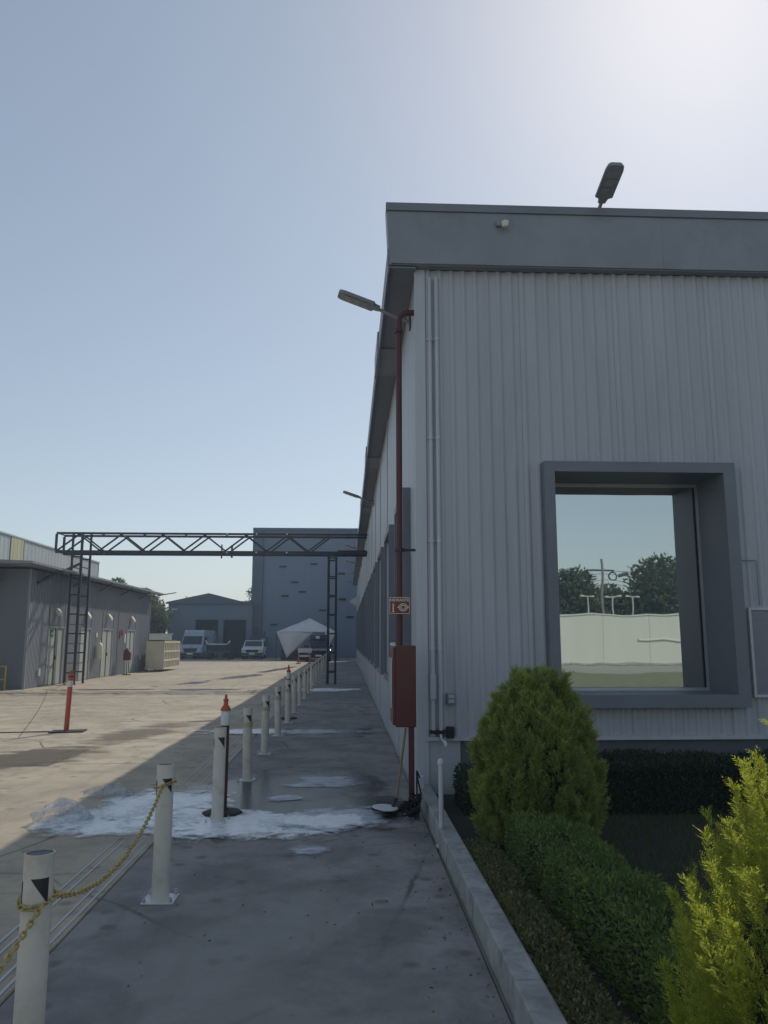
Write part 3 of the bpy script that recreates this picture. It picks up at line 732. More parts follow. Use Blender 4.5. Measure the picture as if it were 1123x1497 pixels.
# the sunlit one is a looser cone of long pointed plumes
EXP = .75
pm = dome_plumes(300, .61, 1.36, .30, .42, .36, .034, .10)
for i in range(110):
    f = random.random() * .95; a = i*2.39996; q = (.80 + .20*math.sin(f/.3*math.pi/2)) if f < .3 else math.cos((f-.3)/.7*math.pi/2)**.75
    rr = .61*q*random.uniform(.92, 1.06); z = f*1.34; L = random.uniform(.26, .44)
    pm.append(((rr*math.cos(a)*.86, rr*math.sin(a)*.86, max(.05, z - L*.5)), (rr*math.cos(a)*1.10 + .02, rr*math.sin(a)*1.10, z + L*.55), .026))
plume_bush('conifer_bush', 'bright yellow-green conifer bush catching sun at the near right', (1.765, 2.66),
           pm, 90, M['thujay'], .030, .0020, [(.36, .02), (.46, .2), (.48, .5), (.40, .85), (.22, 1.08), (.004, 1.26)])
def hedge(name, label, cat, poly_fn, x0, x1, y0, y1, h, n, m, leafL=.03, leafW=.016, lump=.03):
    t = thing(name, label, cat, ((x0+x1)/2, y0, 0)); cx = (x0+x1)/2
    nx = max(3, int((x1-x0)/.07)); ny = max(3, int((y1-y0)/.12)); mb = MB()
    def off(y): return poly_fn(y)
    # surface points on top and both sides and the ends
    w = x1 - x0; Lg = y1 - y0; area = np.array([w*Lg, h*Lg, h*Lg, w*h, w*h]); pick = rng.choice(5, n, p=area/area.sum())
    a, b = rng.random(n), rng.random(n); X = np.zeros(n); Y = np.zeros(n); Z = np.zeros(n); Nn = np.zeros((n, 3))
    for k in range(5):
        q = pick == k
        if k == 0: X[q] = x0 + a[q]*w; Y[q] = y0 + b[q]*Lg; Z[q] = h; Nn[q] = (0, 0, 1)
        if k == 1: X[q] = x0; Y[q] = y0 + b[q]*Lg; Z[q] = a[q]*h; Nn[q] = (-1, 0, .3)
        if k == 2: X[q] = x1; Y[q] = y0 + b[q]*Lg; Z[q] = a[q]*h; Nn[q] = (1, 0, .3)
        if k == 3: X[q] = x0 + a[q]*w; Y[q] = y0; Z[q] = b[q]*h; Nn[q] = (0, -1, .3)
        if k == 4: X[q] = x0 + a[q]*w; Y[q] = y1; Z[q] = b[q]*h; Nn[q] = (0, 1, .3)
    # round the shoulders and make it uneven
    e = np.clip((Z / h - .7) / .3, 0, 1); shrink = 1 - .16 * e**2
    X = cx + (X - cx) * shrink
    wob = lump * (np.sin(Y*5.1 + X*3) + np.sin(Y*11.3 + 1.3) * .6 + np.sin(X*9 + Y*2.2) * .6)
    Z = Z + wob * (Z / h) + rng.normal(0, .012, n); X = X + wob * .6 * np.sign(X - cx) + np.array([off(v) for v in Y])
    P = np.stack([X - cx, Y - y0, np.maximum(Z, .02)], 1) - unit(Nn) * (rng.random(n)**1.5 * .06)[:, None]
    V = leaves(P, Nn * .8 + np.array([0, 0, .4]), leafL*(.6 + .8*rng.random(n)), leafW*(.7 + .6*rng.random(n)), .65)
    quads_obj('foliage', V, rng.random(n)**1.5, m, t)
    # twiggy core
    mb = MB(); ys = np.linspace(y0 + .05, y1 - .05, ny); vs = []
    for yv in ys:
        o = off(yv); ww = (w/2 - .07)
        vs += [(o - ww, yv - y0, .0), (o - ww, yv - y0, h*.72), (o - ww*.8, yv - y0, h - .055), (o + ww*.8, yv - y0, h - .055), (o + ww, yv - y0, h*.72), (o + ww, yv - y0, .0)]
    fs = [(i*6+k, i*6+k+1, (i+1)*6+k+1, (i+1)*6+k) for i in range(len(ys)-1) for k in range(5)] + [tuple(range(6)), tuple(range((len(ys)-1)*6, len(ys)*6))]
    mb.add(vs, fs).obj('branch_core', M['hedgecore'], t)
    return t
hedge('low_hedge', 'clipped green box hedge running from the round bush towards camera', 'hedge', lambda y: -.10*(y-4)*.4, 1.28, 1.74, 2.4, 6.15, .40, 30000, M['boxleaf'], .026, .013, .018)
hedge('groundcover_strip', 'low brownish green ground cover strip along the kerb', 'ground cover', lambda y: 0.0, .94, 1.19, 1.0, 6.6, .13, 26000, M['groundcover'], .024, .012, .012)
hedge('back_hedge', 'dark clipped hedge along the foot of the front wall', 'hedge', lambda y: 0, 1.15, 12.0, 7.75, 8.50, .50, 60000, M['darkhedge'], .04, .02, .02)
# shaded lawn
n = 26000; X = 1.85 + 8*rng.random(n)**1.4; Y = 1.0 + 6.7*rng.random(n)
P = np.stack([X, Y, np.full(n, .045)], 1)
gr = quads_obj('lawn', leaves(P, np.tile([0, 0, 1.0], (n, 1)), .05 + .05*rng.random(n), .006, .35), rng.random(n), M['grassm'])
tag(gr, 'shaded grass between the hedges', 'grass', kind='stuff')

# ================================================================== BOLLARDS AND CHAIN
BX = -1.21; BR = .057; BH = .86
def band_triangles(t):
    # two black triangles painted round the tube, one bigger point-down, one smaller
    mb = MB()
    def tri(a0, a1, z0, z1, down=True):
        n = 8; r = BR + .0012; vs = []; fs = []
        for i in range(n + 1):
            f_ = i / n; a = a0 + (a1 - a0)*f_
            lo = z1 - (z1 - z0) * (f_ if down else 1 - f_)
            vs += [(r*math.cos(a), r*math.sin(a), lo), (r*math.cos(a), r*math.sin(a), z1 if down else z1)]
        for i in range(n): fs.append((2*i, 2*i+2, 2*i+3, 2*i+1))
        mb.add(vs, fs)
    tri(R(-98), R(-28), BH - .185, BH - .085)
    tri(R(-185), R(-140), BH - .20, BH - .10, True)
    tri(R(60), R(130), BH - .185, BH - .085)
    mb.obj('black_triangles', M['posttri'], t)
proto = thing('bollard', '', 'bollard', (BX, 3.36, .006), 0, 'cream steel bollards along the walkway edge')
MB().lathe([(BR, .008), (BR, BH), (BR - .004, BH + .001), (BR - .004, BH - .012), (BR - .006, BH - .014)], (0, 0, 0), 28).obj('post', M['post'], proto, smooth=True)
MB().lathe([(BR - .0055, BH - .004), (BR - .006, BH - .12), (.001, BH - .121)], (0, 0, 0), 24).obj('hollow_shade', M['dark'], proto, smooth=True)  # dark lining puts the shade inside the hollow post into colour
band_triangles(proto)
MB().box(-.105, .105, -.105, .105, 0, .009).obj('base_plate', M['steelw'], proto, bevel=.003)
bolt = MB().lathe([(.012, 0), (.012, .02), (.006, .021), (.006, .034)], (0, 0, .009), 6).mesh('anchor_bolt', M['alu'])
for sx in (-1, 1):
    for sy in (-1, 1): link('anchor_bolt', bolt, proto, (sx*.085, sy*.085, 0))
CH[proto.name] = list(proto.children)
hints = {0: 'nearest bollard at the lower left, black triangles and chain round it', 1: 'second nearest bollard, rising alone left of the walkway, chain tied round it',
         2: 'third bollard from camera, standing in the foam with orange post behind', 3: 'fourth bollard from camera, white base plate, just beyond the foam'}
proto['label'] = hints[0]
bol = [proto]
for i in range(1, 22):
    lb = hints.get(i, '%s cream bollard from the camera in the walkway row' % ORD[i])
    bol.append(dup(proto, loc=(BX + random.uniform(-.012, .012), 3.36 + 2.235*i, .006), rz=R(random.uniform(-12, 12)) if i > 1 else 0, label=lb))
for b_ in bol[2:]: b_.rotation_euler[0] = R(random.uniform(-1.1, 1.1)); b_.rotation_euler[1] = R(random.uniform(-1.3, 1.3))
# yellowed tape sleeves left where chains hung
sleeve = MB().lathe([(BR + .004, -.03), (BR + .006, -.02), (BR + .006, .02), (BR + .004, .03)], (0, 0, 0), 20).mesh('tape_band', M['tape'], True)
for i in (3, 4, 5, 6): link('tape_band', sleeve, bol[i], (0, 0, .66))

def link_mesh(L=.041, Wd=.027, r=.0046):
    pts = []; hw = Wd/2 - r; hl = L/2 - r - hw
    for k in range(6): a = math.pi*k/5; pts.append((hl + hw*math.sin(a), hw*math.cos(a), 0))
    for k in range(6): a = math.pi*k/5; pts.append((-hl - hw*math.sin(a), -hw*math.cos(a), 0))
    n = 5; N_ = len(pts); vs = []
    for i, p in enumerate(pts):
        p = Vector(p); d = (Vector(pts[(i+1) % N_]) - Vector(pts[i-1])).normalized(); sdir = Vector((0, 0, 1)); o = d.cross(sdir)
        for k in range(n): a = 2*math.pi*k/n; vs.append(p + (o*math.cos(a) + sdir*math.sin(a))*r)
    fs = [(i*n+k, i*n+(k+1) % n, ((i+1) % N_)*n+(k+1) % n, ((i+1) % N_)*n+k) for i in range(N_) for k in range(n)]
    return MB().add(vs, fs).mesh('chain_link', M['chain'], True)
LM = link_mesh()
def chain(label, path, pitch=.030):
    pts = [Vector(p) for p in path]; base = pts[0].copy(); base.z = 0
    t = thing('chain', label, 'chain', base)
    # resample
    seg = [0]
    for a, b in zip(pts, pts[1:]): seg.append(seg[-1] + (b - a).length)
    n = int(seg[-1] / pitch)
    def P_(s):
        s = min(max(s, 0), seg[-1])
        for i in range(len(pts)-1):
            if s <= seg[i+1]: return pts[i].lerp(pts[i+1], (s - seg[i]) / max(1e-6, seg[i+1]-seg[i]))
        return pts[-1]
    for i in range(n):
        a = P_((i + .0)*pitch); b = P_((i + 1.0)*pitch); d = (b - a).normalized()
        q = d.to_track_quat('X', 'Z').to_matrix().to_4x4() @ Matrix.Rotation(R(45 + (90 if i % 2 else 0) + random.uniform(-14, 14)), 4, 'X')
        o = link('chain_link', LM, t); o.matrix_local = Matrix.Translation((a + b)/2 - base) @ q
    return t
def cat(a, b, sag, n=30):
    a, b = Vector(a), Vector(b); out = []
    for i in range(n+1):
        f_ = i/n; p = a.lerp(b, f_); p.z -= sag*4*f_*(1-f_); out.append(p)
    return out
def loop(c, z, r=BR + .012, turns=1.0, start=R(-20), dz=.02):
    return [(c[0] + r*math.cos(start + 2*math.pi*turns*k/26), c[1] + r*math.sin(start + 2*math.pi*turns*k/26), z + dz*math.sin(2*math.pi*turns*k/26)) for k in range(27)]
y1, y2 = bol[0].location.y, bol[1].location.y
pa = (BX + BR + .012, y1 + .01, .70); pb = (bol[1].location.x + .0, y2 - BR - .014, .735)
chain('brassy chain sagging between the two nearest bollards', cat(pa, pb, .17))
chain('brassy chain from nearest bollard dropping off the left edge', cat((BX + .045, y1 - BR - .012, .69), (BX - .03, y1 - 2.235 + .06, .70), .20))
chain('loop of chain wound round the nearest bollard', loop((BX, y1), .695))
chain('loop of chain wound round the second nearest bollard', loop((bol[1].location.x, y2), .735, start=R(-100)))
bol0 = dup(proto, loc=(BX, 3.36 - 2.235, .006), label='bollard just outside the left edge holding the chain end')

# ================================================================== ORANGE DELINEATORS
def delineator(label, loc, h=1.13, red=M['orange'], base=True, rope=False, low=None):
    t = thing('delineator_post', label, 'delineator', (*loc, .008), 0, 'orange traffic delineator posts')
    MB().lathe([(.040, .03), (.042, .60*h), (.042, .74*h)], (0, 0, 0), 20).obj('tube', low or red, t, smooth=True)
    MB().lathe([(.044, .745*h), (.045, .75*h), (.045, .86*h), (.044, .865*h)], (0, 0, 0), 20).obj('reflective_band', M['band'], t, smooth=True)
    MB().lathe([(.050, .868*h), (.052, .88*h), (.040, .90*h), (.024, .915*h), (.022, .95*h), (.028, .955*h), (.028, .965*h), (.014, .972*h), (.013, 1.0*h), (.004, 1.01*h)], (0, 0, 0), 20).obj('cap', red, t, smooth=True)
    if base: MB().lathe([(.20, 0), (.20, .018), (.185, .03), (.07, .045), (.05, .06)], (0, 0, 0), 8).obj('rubber_base', M['black'], t, bevel=.004)
    return t
delineator('orange post with white band right behind the third bollard', (-1.205, 8.16), 1.14, low=M['redpipe'])
delineator('orange topped post beyond the sixth bollard, further along the row', (-1.26, 17.6), 1.14, low=M['orange'])
# red leaning post with rope in the sunlit road
t = thing('delineator_post', 'red post on black plate standing alone in the sunlit road', 'delineator', (-5.20, 15.42, .004), R(10))
MB().prism([(-.30, -.20), (.30, -.20), (.33, .16), (-.27, .2)], 'z', 0, .018).obj('rubber_base', M['black'], t)
MB().tube([(-.02, 0, .02), (.0, 0, .82)], .046, 18).obj('tube', M['orange'], t, smooth=True)
MB().tube([(.0, 0, .82), (.003, 0, .93)], .048, 18).obj('band', M['band'], t, smooth=True)
MB().tube([(.003, 0, .93), (.006, 0, 1.04), (.006, 0, 1.06)], [.047, .047, .04], 18).tube([(.006, 0, 1.05), (.008, 0, 1.12)], [.03, .03], 12).obj('cap', M['orange'], t, smooth=True)
MB().lathe([(.052, 0), (.052, .02)], (.006, 0, 1.00), 16).obj('collar', M['redpipe'], t)
t = thing('rope', 'pale rope slung from the red post towards the shed', 'rope', (-5.2, 15.42, 0))
MB().tube(cat((0, .05, 1.0), (-5.0, 12.7, .06), .10, 20), .008, 5).obj('cord', M['rope'], t)
t = thing('cable', 'thin dark cable lying on the sunlit road beside the red post', 'cable', (-5.4, 15.3, .012))
MB().tube([(-.1 - .38*k, .05 - .075*k + .05*math.sin(k*.9), 0) for k in range(14)] + [(-5.6, -1.4, 0), (-5.9, -1.9, 0), (-6.9, -2.3, 0)], .010, 6).obj('cord', M['wire'], t)

# ================================================================== PLASTIC BAGS IN THE FOAM
def plastic():
    m, n, p, o = newmat('clear_plastic_film')
    v = coords(n, False); h = noise(n, v, 9, 6, .7, 1.2)
    p.inputs['Base Color'].default_value = (.75, .80, .88, 1); p.inputs['Roughness'].default_value = .06
    p.inputs['Specular IOR Level'].default_value = 1.0
    n.links.new(ramp(n, h, .35, .7, (.12,.12,.12,1), (.62,.62,.62,1)), p.inputs['Alpha'])
    bump(n, p, noise(n, v, 14, 3, .6, 2.2), 1.0, .06); return m
M['film'] = plastic()
def bag(label, c, sx, sy, h, seed):
    rr = random.Random(seed); n, k = 26, 12; vs = []; ph = [rr.uniform(0, 6) for _ in range(6)]
    for j in range(k + 1):
        f_ = j/k; z = h*math.sin(f_*math.pi/2); rad = math.cos(f_*math.pi/2)**.6 if f_ < 1 else 0
        for i in range(n):
            a = 2*math.pi*i/n
            q = 1 + .16*math.sin(3*a + ph[0] + z*9) + .10*math.sin(7*a + ph[1] - f_*5) + .07*math.sin(11*a + ph[2] + f_*9)
            vs.append((sx*rad*q*math.cos(a), sy*rad*q*math.sin(a), .01 + z*(1 + .25*math.sin(2*a + ph[3])*f_)))
    fs = [(j*n+i, j*n+(i+1) % n, (j+1)*n+(i+1) % n, (j+1)*n+i) for j in range(k) for i in range(n)]
    t = thing('plastic_bag', label, 'plastic bag', (*c, .01)); o = MB().add(vs, fs).obj('film', M['film'], t, smooth=True)
    MB().tube([(sx*.7, 0, .02), (sx*1.0, .03, .03), (sx*1.2, -.02, .015)], [.05, .02, .035], 8).obj('knot', M['film'], t, smooth=True)
    return t
bag('crumpled clear plastic bag at the left end of the foam', (-2.70, 7.98), .24, .30, .15, 3)
bag('small clear plastic bag beyond the larger one in the foam', (-2.60, 9.15), .22, .16, .10, 5)

# ================================================================== TRUSS GANTRY
gt = thing('pipe_gantry', 'black steel lattice gantry spanning the road on ladder-like towers', 'gantry', (-10.5, 31.2, 0))
GX0, GX1, GZ0, GZ1 = -11.40, WX - .0, 5.10, 5.83; GY0, GY1 = 31.2, 32.05
def G(mb, name, m=M['dark']):
    mb.v = [(x + 10.5, y - 31.2, z) for x, y, z in mb.v]; return mb.obj(name, m, gt)
for y in (GY0, GY1):
    G(MB().bar((GX0, y, GZ0), (GX1, y, GZ0), .10, .11), 'chord'); G(MB().bar((GX0, y, GZ1), (GX1 , y, GZ1), .08, .08), 'chord')
    G(MB().bar((GX0 + .0, y, GZ0 + .056), (GX0 + .0, y, GZ1 - .041), .08), 'upright')
    x = GX0 + 0.06; step = .815; up = True
    while x + step < GX1 - 1.2:
        a = (x, y, GZ0 + .056 if up else GZ1 - .041); b = (x + step, y, GZ1 - .041 if up else GZ0 + .056)
        G(MB().bar(a, b, .058), 'diagonal'); x += step; up = not up
x = GX0 + .05
while x < GX1 - .5:
    G(MB().bar((x, GY0 + .051, GZ0), (x, GY1 - .051, GZ0), .04), 'cross_bar'); G(MB().bar((x, GY0 + .041, GZ1), (x, GY1 - .041, GZ1), .04), 'cross_bar'); x += 1.63
G(MB().tube([(-.40, GY0 + .35, GZ0 + .10), (GX1, GY0 + .35, GZ0 + .10)], .05, 10), 'pipe', M['redpipe'])
for (tx, tw, ztop) in ((-10.72, .36, 5.86), (-.74, .30, 5.04)):
    for y in (GY0 - .09, GY1 + .09):
        for x in (tx, tx + tw): G(MB().bar((x, y, 0), (x, y, ztop + (.12 if y > 31.5 else 0)), .075), 'leg')
        z = .45
        while z < 5.0: G(MB().bar((tx + .038, y, z), (tx + tw - .038, y, z), .05), 'rung'); z += .74
    for x in (tx, tx + tw):
        z = .8; s = 1
        while z < 4.6:
            G(MB().bar((x, GY0 - .05, z), (x, GY1 + .05, z), .035), 'rung'); z += .74; s = -s
        G(MB().box(x - .08, x + .08, GY0 - .17, GY0 - .01, 0, .015), 'foot_plate')
G(MB().bar((-4.95, GY0 - .06, GZ0 - .25), (-4.95, GY0 - .06, GZ0 + .3), .05).bar((-4.55, GY0 - .06, GZ0 - .22), (-4.55, GY0 - .06, GZ0 + .28), .07), 'hanger')
for i, x in enumerate((-4.75, -3.6, -2.4)):
    for z in (GZ0, GZ1): G(MB().box(x - .03, x + .03, GY0 - .068, GY0 - .056, z - .03, z + .03), 'gusset', M['alu'])

# ================================================================== LEFT SHED AND UPPER WAREHOUSE
SX = -11.15; SY0, SY1, SZ = 28.3, 45.4, 4.17
shed = thing('storage_shed', 'long low grey metal shed with four pale doors on the left', 'shed', (SX, SY0, 0))
def SH(mb, name, m, parent=shed, **k):
    mb.v = [(x - SX, y - SY0, z) for x, y, z in mb.v]; return mb.obj(name, m, parent, **k)
def ribs_x(x, y0, y1, z0, z1, pitch=.25, d=.025):
    """ribbed sheet lying in a plane of constant x, facing +x"""
    mb = MB(); ys = []; y = y0
    while y < y1 - 1e-4:
        e = min(y + pitch, y1); ys += [(y, 0), (min(y + pitch*.55, e), 0), (min(y + pitch*.65, e), d), (min(y + pitch*.9, e), d)]; y = e
    ys.append((y1, 0)); n = len(ys)
    mb.add([(x + dd, yy, z) for z in (z0, z1) for yy, dd in ys], [(i, i+1, n+i+1, n+i) for i in range(n-1)]); return mb
doors = [(30.25, 31.95), (33.9, 35.2), (36.85, 38.5), (40.9, 42.45)]
y = SY0
while y < SY1 - .1:
    e = min(y + 1.0, SY1); ok = [d for d in doors if not (e <= d[0] or y >= d[1])]
    mb = MB(); cuts = [y, e]
    for d in ok: cuts += [c for c in d if y < c < e]
    cuts = sorted(cuts)
    for a, b in zip(cuts, cuts[1:]):
        mid = (a+b)/2; ind = any(d[0] < mid < d[1] for d in doors)
        q = ribs_x(SX, a, b, 2.2 if ind else 0, 3.0, .125, .015); mb.add(q.v, q.f)
    SH(mb, 'panel', M['shed']); 
    SH(ribs_x(SX + .004, y, e, 3.002, SZ, .25, .02), 'upper_panel', M['shedshade']); y = e  # painted-in shadow band under the roof overhang
SH(MB().box(SX - 8, SX - .0, SY0 + .0, SY0 + .1, 0, SZ), 'front_wall', M['shedshade'])  # front wall takes the same shaded tone, as under a canopy
SH(MB().box(SX - 8, SX, SY1 - .1, SY1, 0, SZ).box(SX - .12, SX - .03, SY0 + .1, SY1 - .1, 2.3, SZ), 'rear_wall', M['shed'])
SH(MB().box(SX - .04, SX + .045, SY0 - .02, SY0 - .002, 0, SZ).box(SX - .02, SX + .045, SY1 + .001, SY1 + .06, 0, SZ), 'corner_trim', M['shed'])
SH(MB().prism([(SX - 8, SZ + .06), (SX + .62, SZ + .06), (SX + .62, SZ + .14), (SX - 8, SZ + .42)], 'y', SY0 - 1.5, SY1 + .5), 'roof', M['fascia'])
for y in np.arange(SY0 + 1, SY1, 3.4): SH(MB().bar((SX + .03, y, SZ - .32), (SX + .58, y, SZ + .03), .05), 'eave_bracket', M['dark'])
SH(MB().bar((SX + .3, SY1 + .4, SZ + .02), (SX + 1.4, SY1 + .2, SZ + .17), .05).bar((SX - .1, SY1 + .1, SZ - .12), (SX + 1.4, SY1 + .2, SZ + .17), .03), 'gutter_arm', M['lampgrey'])
SH(MB().bar((SX + .05, 28.9, 3.72), (SX + .75, 31.1, 4.62), .08), 'brace_pole', M['dark'])
SH(MB().prism([(SX - 1.55, 4.0), (SX - 1.0, 4.0), (SX - 1.35, 3.2)], 'y', SY0 - .5, SY0 - .42), 'canopy_bracket', M['steelw'])
SH(MB().bar((SX - .95, SY0 - .46, 4.05), (SX - 1.5, SY0 - .02, 2.75), .12), 'canopy_strut', M['dark'])
for k, (a, b) in enumerate(doors):
    d = SH(MB().box(SX - .10, SX - .02, a + .05, b - .05, .02, 2.13), 'door', M['door'])
    SH(MB().box(SX - .10, SX + .03, a, a + .05, 0, 2.2).box(SX - .10, SX + .03, b - .05, b, 0, 2.2).box(SX - .10, SX + .03, a + .05, b - .05, 2.135, 2.2), 'frame', M['alu'], d)
    m_ = (a + b)/2
    SH(MB().box(SX - .02, SX - .004, m_ - .04, m_ + .04, .03, 2.12), 'leaf_gap', M['dark'], d)
    SH(MB().box(SX - .019, SX + .02, m_ + .06, m_ + .10, .95, 1.10), 'handle', M['dark'], d)
    t = thing('wall_lamp', ['white wall lamp above the nearest shed door', 'white wall lamp above the shed door behind the tower', 'white wall lamp above the third shed door', 'white wall lamp above the farthest shed door'][k], 'wall lamp', (SX + .02, m_ - .1, 2.78), 0, 'white lamps above the shed doors')
    MB().box(0, .05, -.11, .11, -.12, .06).obj('backplate', M['signwhite'], t)
    MB().prism([(.05, -.14), (.20, -.20), (.20, -.10), (.05, .10)], 'y', -.13, .13).obj('shade', M['signwhite'], t, bevel=.01)
t = thing('exit_sign', 'small green sign on the nearest shed door', 'sign', (SX + .0, 30.72, 1.93))
MB().box(-.018, .0, -.16, .16, -.12, .12).obj('plate', M['green'], t)
MB().box(.0005, .003, -.09, .0, -.07, .05).box(.0005, .003, .02, .11, -.02, .02).obj('symbol', M['signwhite'], t)
t = thing('fire_extinguisher', 'white wall-hung extinguisher cover between the second and third shed doors', 'extinguisher', (SX + .02, 36.0, .85))
MB().lathe([(.12, 0), (.15, .05), (.15, .55), (.10, .68), (.04, .72), (.04, .82)], (.16, 0, 0), 12).obj('cover', M['signwhite'], t, smooth=True)
MB().box(0, .03, -.08, .08, .95, 1.15).obj('label_plate', M['signwhite'], t)
t = thing('fire_extinguisher', 'red covered extinguisher on a stand before the shed', 'extinguisher', (SX + .45, 39.6, 0))
MB().prism([(-.16, -.15), (.16, -.15), (.18, .2), (.0, .46), (-.16, .30)], 'y', -.14, .14).obj('hood', M['red'], t, bevel=.03, loc=(0, 0, .85))
MB().tube([(0, 0, 0), (0, 0, .72)], .02, 8).obj('pole', M['dark'], t); MB().lathe([(.22, 0), (.2, .04)], (0, 0, 0), 10).obj('base', M['black'], t)
t = thing('warning_sign', 'red warning sign with two points above the red extinguisher', 'sign', (SX + .03, 39.85, 2.0))
MB().prism([(-.30, -.28), (-.05, -.10), (.0, .05), (.10, -.08), (.33, -.10), (.33, .18), (.05, .2), (-.28, .14)], 'x', 0, .015).obj('plate', M['signred'], t)
for lb, yy, zz in (('small white box low on the shed wall, left of first door', 29.5, .52), ('small white box low on the shed wall near its far end', 43.6, .75)):
    t = thing('socket_box', lb, 'socket box', (SX + .02, yy, zz)); MB().box(0, .07, -.07, .07, -.12, .14).obj('shell', M['steelw'], t, bevel=.01)
t = thing('notice_sign', 'small white notice beside the farthest shed door', 'sign', (SX + .02, 40.55, 1.75)); MB().box(0, .02, -.10, .10, -.22, .22).obj('plate', M['signwhite'], t)

up = thing('upper_warehouse', 'taller pale corrugated warehouse rising behind the grey shed', 'warehouse', (-17.3, 30, 0))
y = 10.0
while y < 55.4:
    e = min(y + 2.0, 55.6); mb = ribs_x(0, y - 30, e - 30, 0, 6.95, .5, .015)
    mb.obj('panel', M['yellowish'] if 38.8 < y < 41.0 and False else M['white_metal'], up); y = e
mb = ribs_x(.05, 41.0 - 30, 42.6 - 30, 3.5, 6.93, .5, .015); mb.obj('skylight_panel', M['yellowish'], up)
MB().box(-.3, .08, -20, 25.6, 6.95, 7.03).obj('roof_edge', M['white_metal'], up)
MB().box(-14, 0, 25.5, 25.6, 0, 6.9).obj('end_wall', M['white_metal'], up)

# yellow rail at the left edge
t = thing('safety_rail', 'yellow two-bar safety rail by the shed at the left edge', 'railing', (-11.6, 27.9, 0))
MB().tube([(0, 0, 0), (0, 0, .80)], .028, 10).obj('post', M['yellow'], t, smooth=True)
MB().tube([(-2.4, 0, 0), (-2.4, 0, .80)], .028, 10).obj('post', M['yellow'], t, smooth=True)
for z in (.79, .36): MB().tube([(.02, -.03, z), (-3.4, -.03, z)], .028, 10).obj('rail', M['yellow'], t, smooth=True)

# cream ribbed bin
t = thing('skip_container', 'cream steel container with ribbed sides standing past the shed', 'container', (-9.8, 43.4, 0))
MB().box(-.95, -.03, .03, 3.97, .12, 1.60).obj('body', M['bin'], t)
MB().box(-.0295, -.0275, .08, 3.9, .2, 1.5).obj('rib_gap_shade', paint('bin_gap_shade', (.22, .18, .12), .8, .2, .4, 3), t)  # thin dark panel paints in the shade between the ribs
for z in (.12, .55, 1.02, 1.52): MB().box(-.0270, .03, 0, 4.0, z, z + .09).obj('side_rail', M['bin'], t); MB().box(-.97, -.03, -.0, .029, z, z+.09).obj('end_rail', M['bin'], t)
for i in range(11):
    y = .0 + i*.392
    for (a, b) in ((.212, .548), (.642, 1.018), (1.112, 1.518)): MB().box(-.0270, .024, y, y + .11, a, b).obj('rib', M['bin'], t)
for x in (-.97, -.5, -.11): MB().box(x, x + .08, .0, .028, .0, .118).obj('foot', M['dark'], t)
MB().box(-.9, -.1, .4, 3.6, 1.601, 1.68).obj('load', M['bark'], t)

# ================================================================== FAR BUILDINGS
hall = thing('gabled_hall', 'low blue-grey gabled hall with two dark open doorways', 'hall', (-12.6, 75, 0))
gx0, gx1, ez, az_ = -16.7, -8.9, 5.15, 6.0
def HL(mb, name, m, parent=hall, **k):
    mb.v = [(x + 12.6, y - 75, z) for x, y, z in mb.v]; return mb.obj(name, m, parent, **k)
D1, D2, DZ = (-14.15, -12.0), (-11.55, -9.4), 3.56
for (a, b, z0) in ((gx0, D1[0], 0), (D1[0], D1[1], DZ), (D1[1], D2[0], 0), (D2[0], D2[1], DZ), (D2[1], gx1, 0)):
    HL(MB().box(a + .004, b, 75, 75.15, z0, ez - .02), 'wall', M['gable'])
HL(MB().prism([(gx0 - .2, ez - .15), (gx0 - .2, ez), (-12.95, az_), (-10.0, ez + .12), (gx1, ez + .05), (gx1, ez - .15)], 'y', 74.7, 74.99), 'roof_fascia', M['gableroof'])
HL(MB().prism([(gx0 - .2, ez), (-12.95, az_), (-10.0, ez + .12), (gx1, ez + .05), (gx1, ez - .1), (-12.95, az_ - .15), (gx0 - .2, ez - .1)], 'y', 75.0, 92), 'roof', M['gableroof'])
HL(MB().box(gx0, gx0 + .15, 75.2, 92, 0, ez - .1).box(gx0, gx1, 91.8, 92, 0, ez - .1).box(gx1 - .15, gx1, 75.2, 91.7, 0, ez - .12), 'side_wall', M['gable'])
for (a, b) in (D1, D2):
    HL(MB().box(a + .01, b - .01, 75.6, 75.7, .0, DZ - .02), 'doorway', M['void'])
    HL(MB().box(a, a + .05, 74.96, 74.995, 0, DZ).box(b - .05, b, 74.96, 74.995, 0, DZ).box(a + .05, b - .05, 74.96, 74.995, DZ - .05, DZ), 'door_frame', M['gableroof'])
HL(MB().box(gx0 + .4, gx0 + .85, 74.6, 74.95, 4.42, 4.55), 'wall_light', M['steelw'])

blk = thing('tall_block', 'tall blue-grey windowless block closing the yard, with small slots', 'building', (-3.9, 76, 0))
bx0, bx1, bz = -9.08, 7.0, 12.35
def BL(mb, name, m, **k):
    mb.v = [(x + 3.9, y - 76, z) for x, y, z in mb.v]; return mb.obj(name, m, blk, **k)
x = bx0 + 1.02
while x < bx1 - .1:
    e = min(x + 2.02, bx1); BL(MB().box(x + .004, e, 76, 76.2, 0, 10.4), 'wall_panel', M['blockwall']); BL(MB().box(x + .004, e, 75.98, 76.2, 10.412, 12.1), 'upper_panel', M['gable']); x = e
BL(MB().box(bx0, bx0 + 1.0, 75.7, 76.2, 1.2, 12.1), 'corner_shaft', M['blockdark'])
BL(MB().box(bx0, bx1, 75.6, 75.98, 12.1, bz), 'parapet', M['blockdark'])
BL(MB().box(bx0, bx0 + .2, 76.2, 100, 0, 12.1).box(bx0, bx1, 99.8, 100, 0, 12.1).box(bx1 - .2, bx1, 76.2, 99.8, 0, 12.1).box(bx0, bx1, 76.2, 100, 12.1, 12.2), 'side_wall', M['blockwall'])
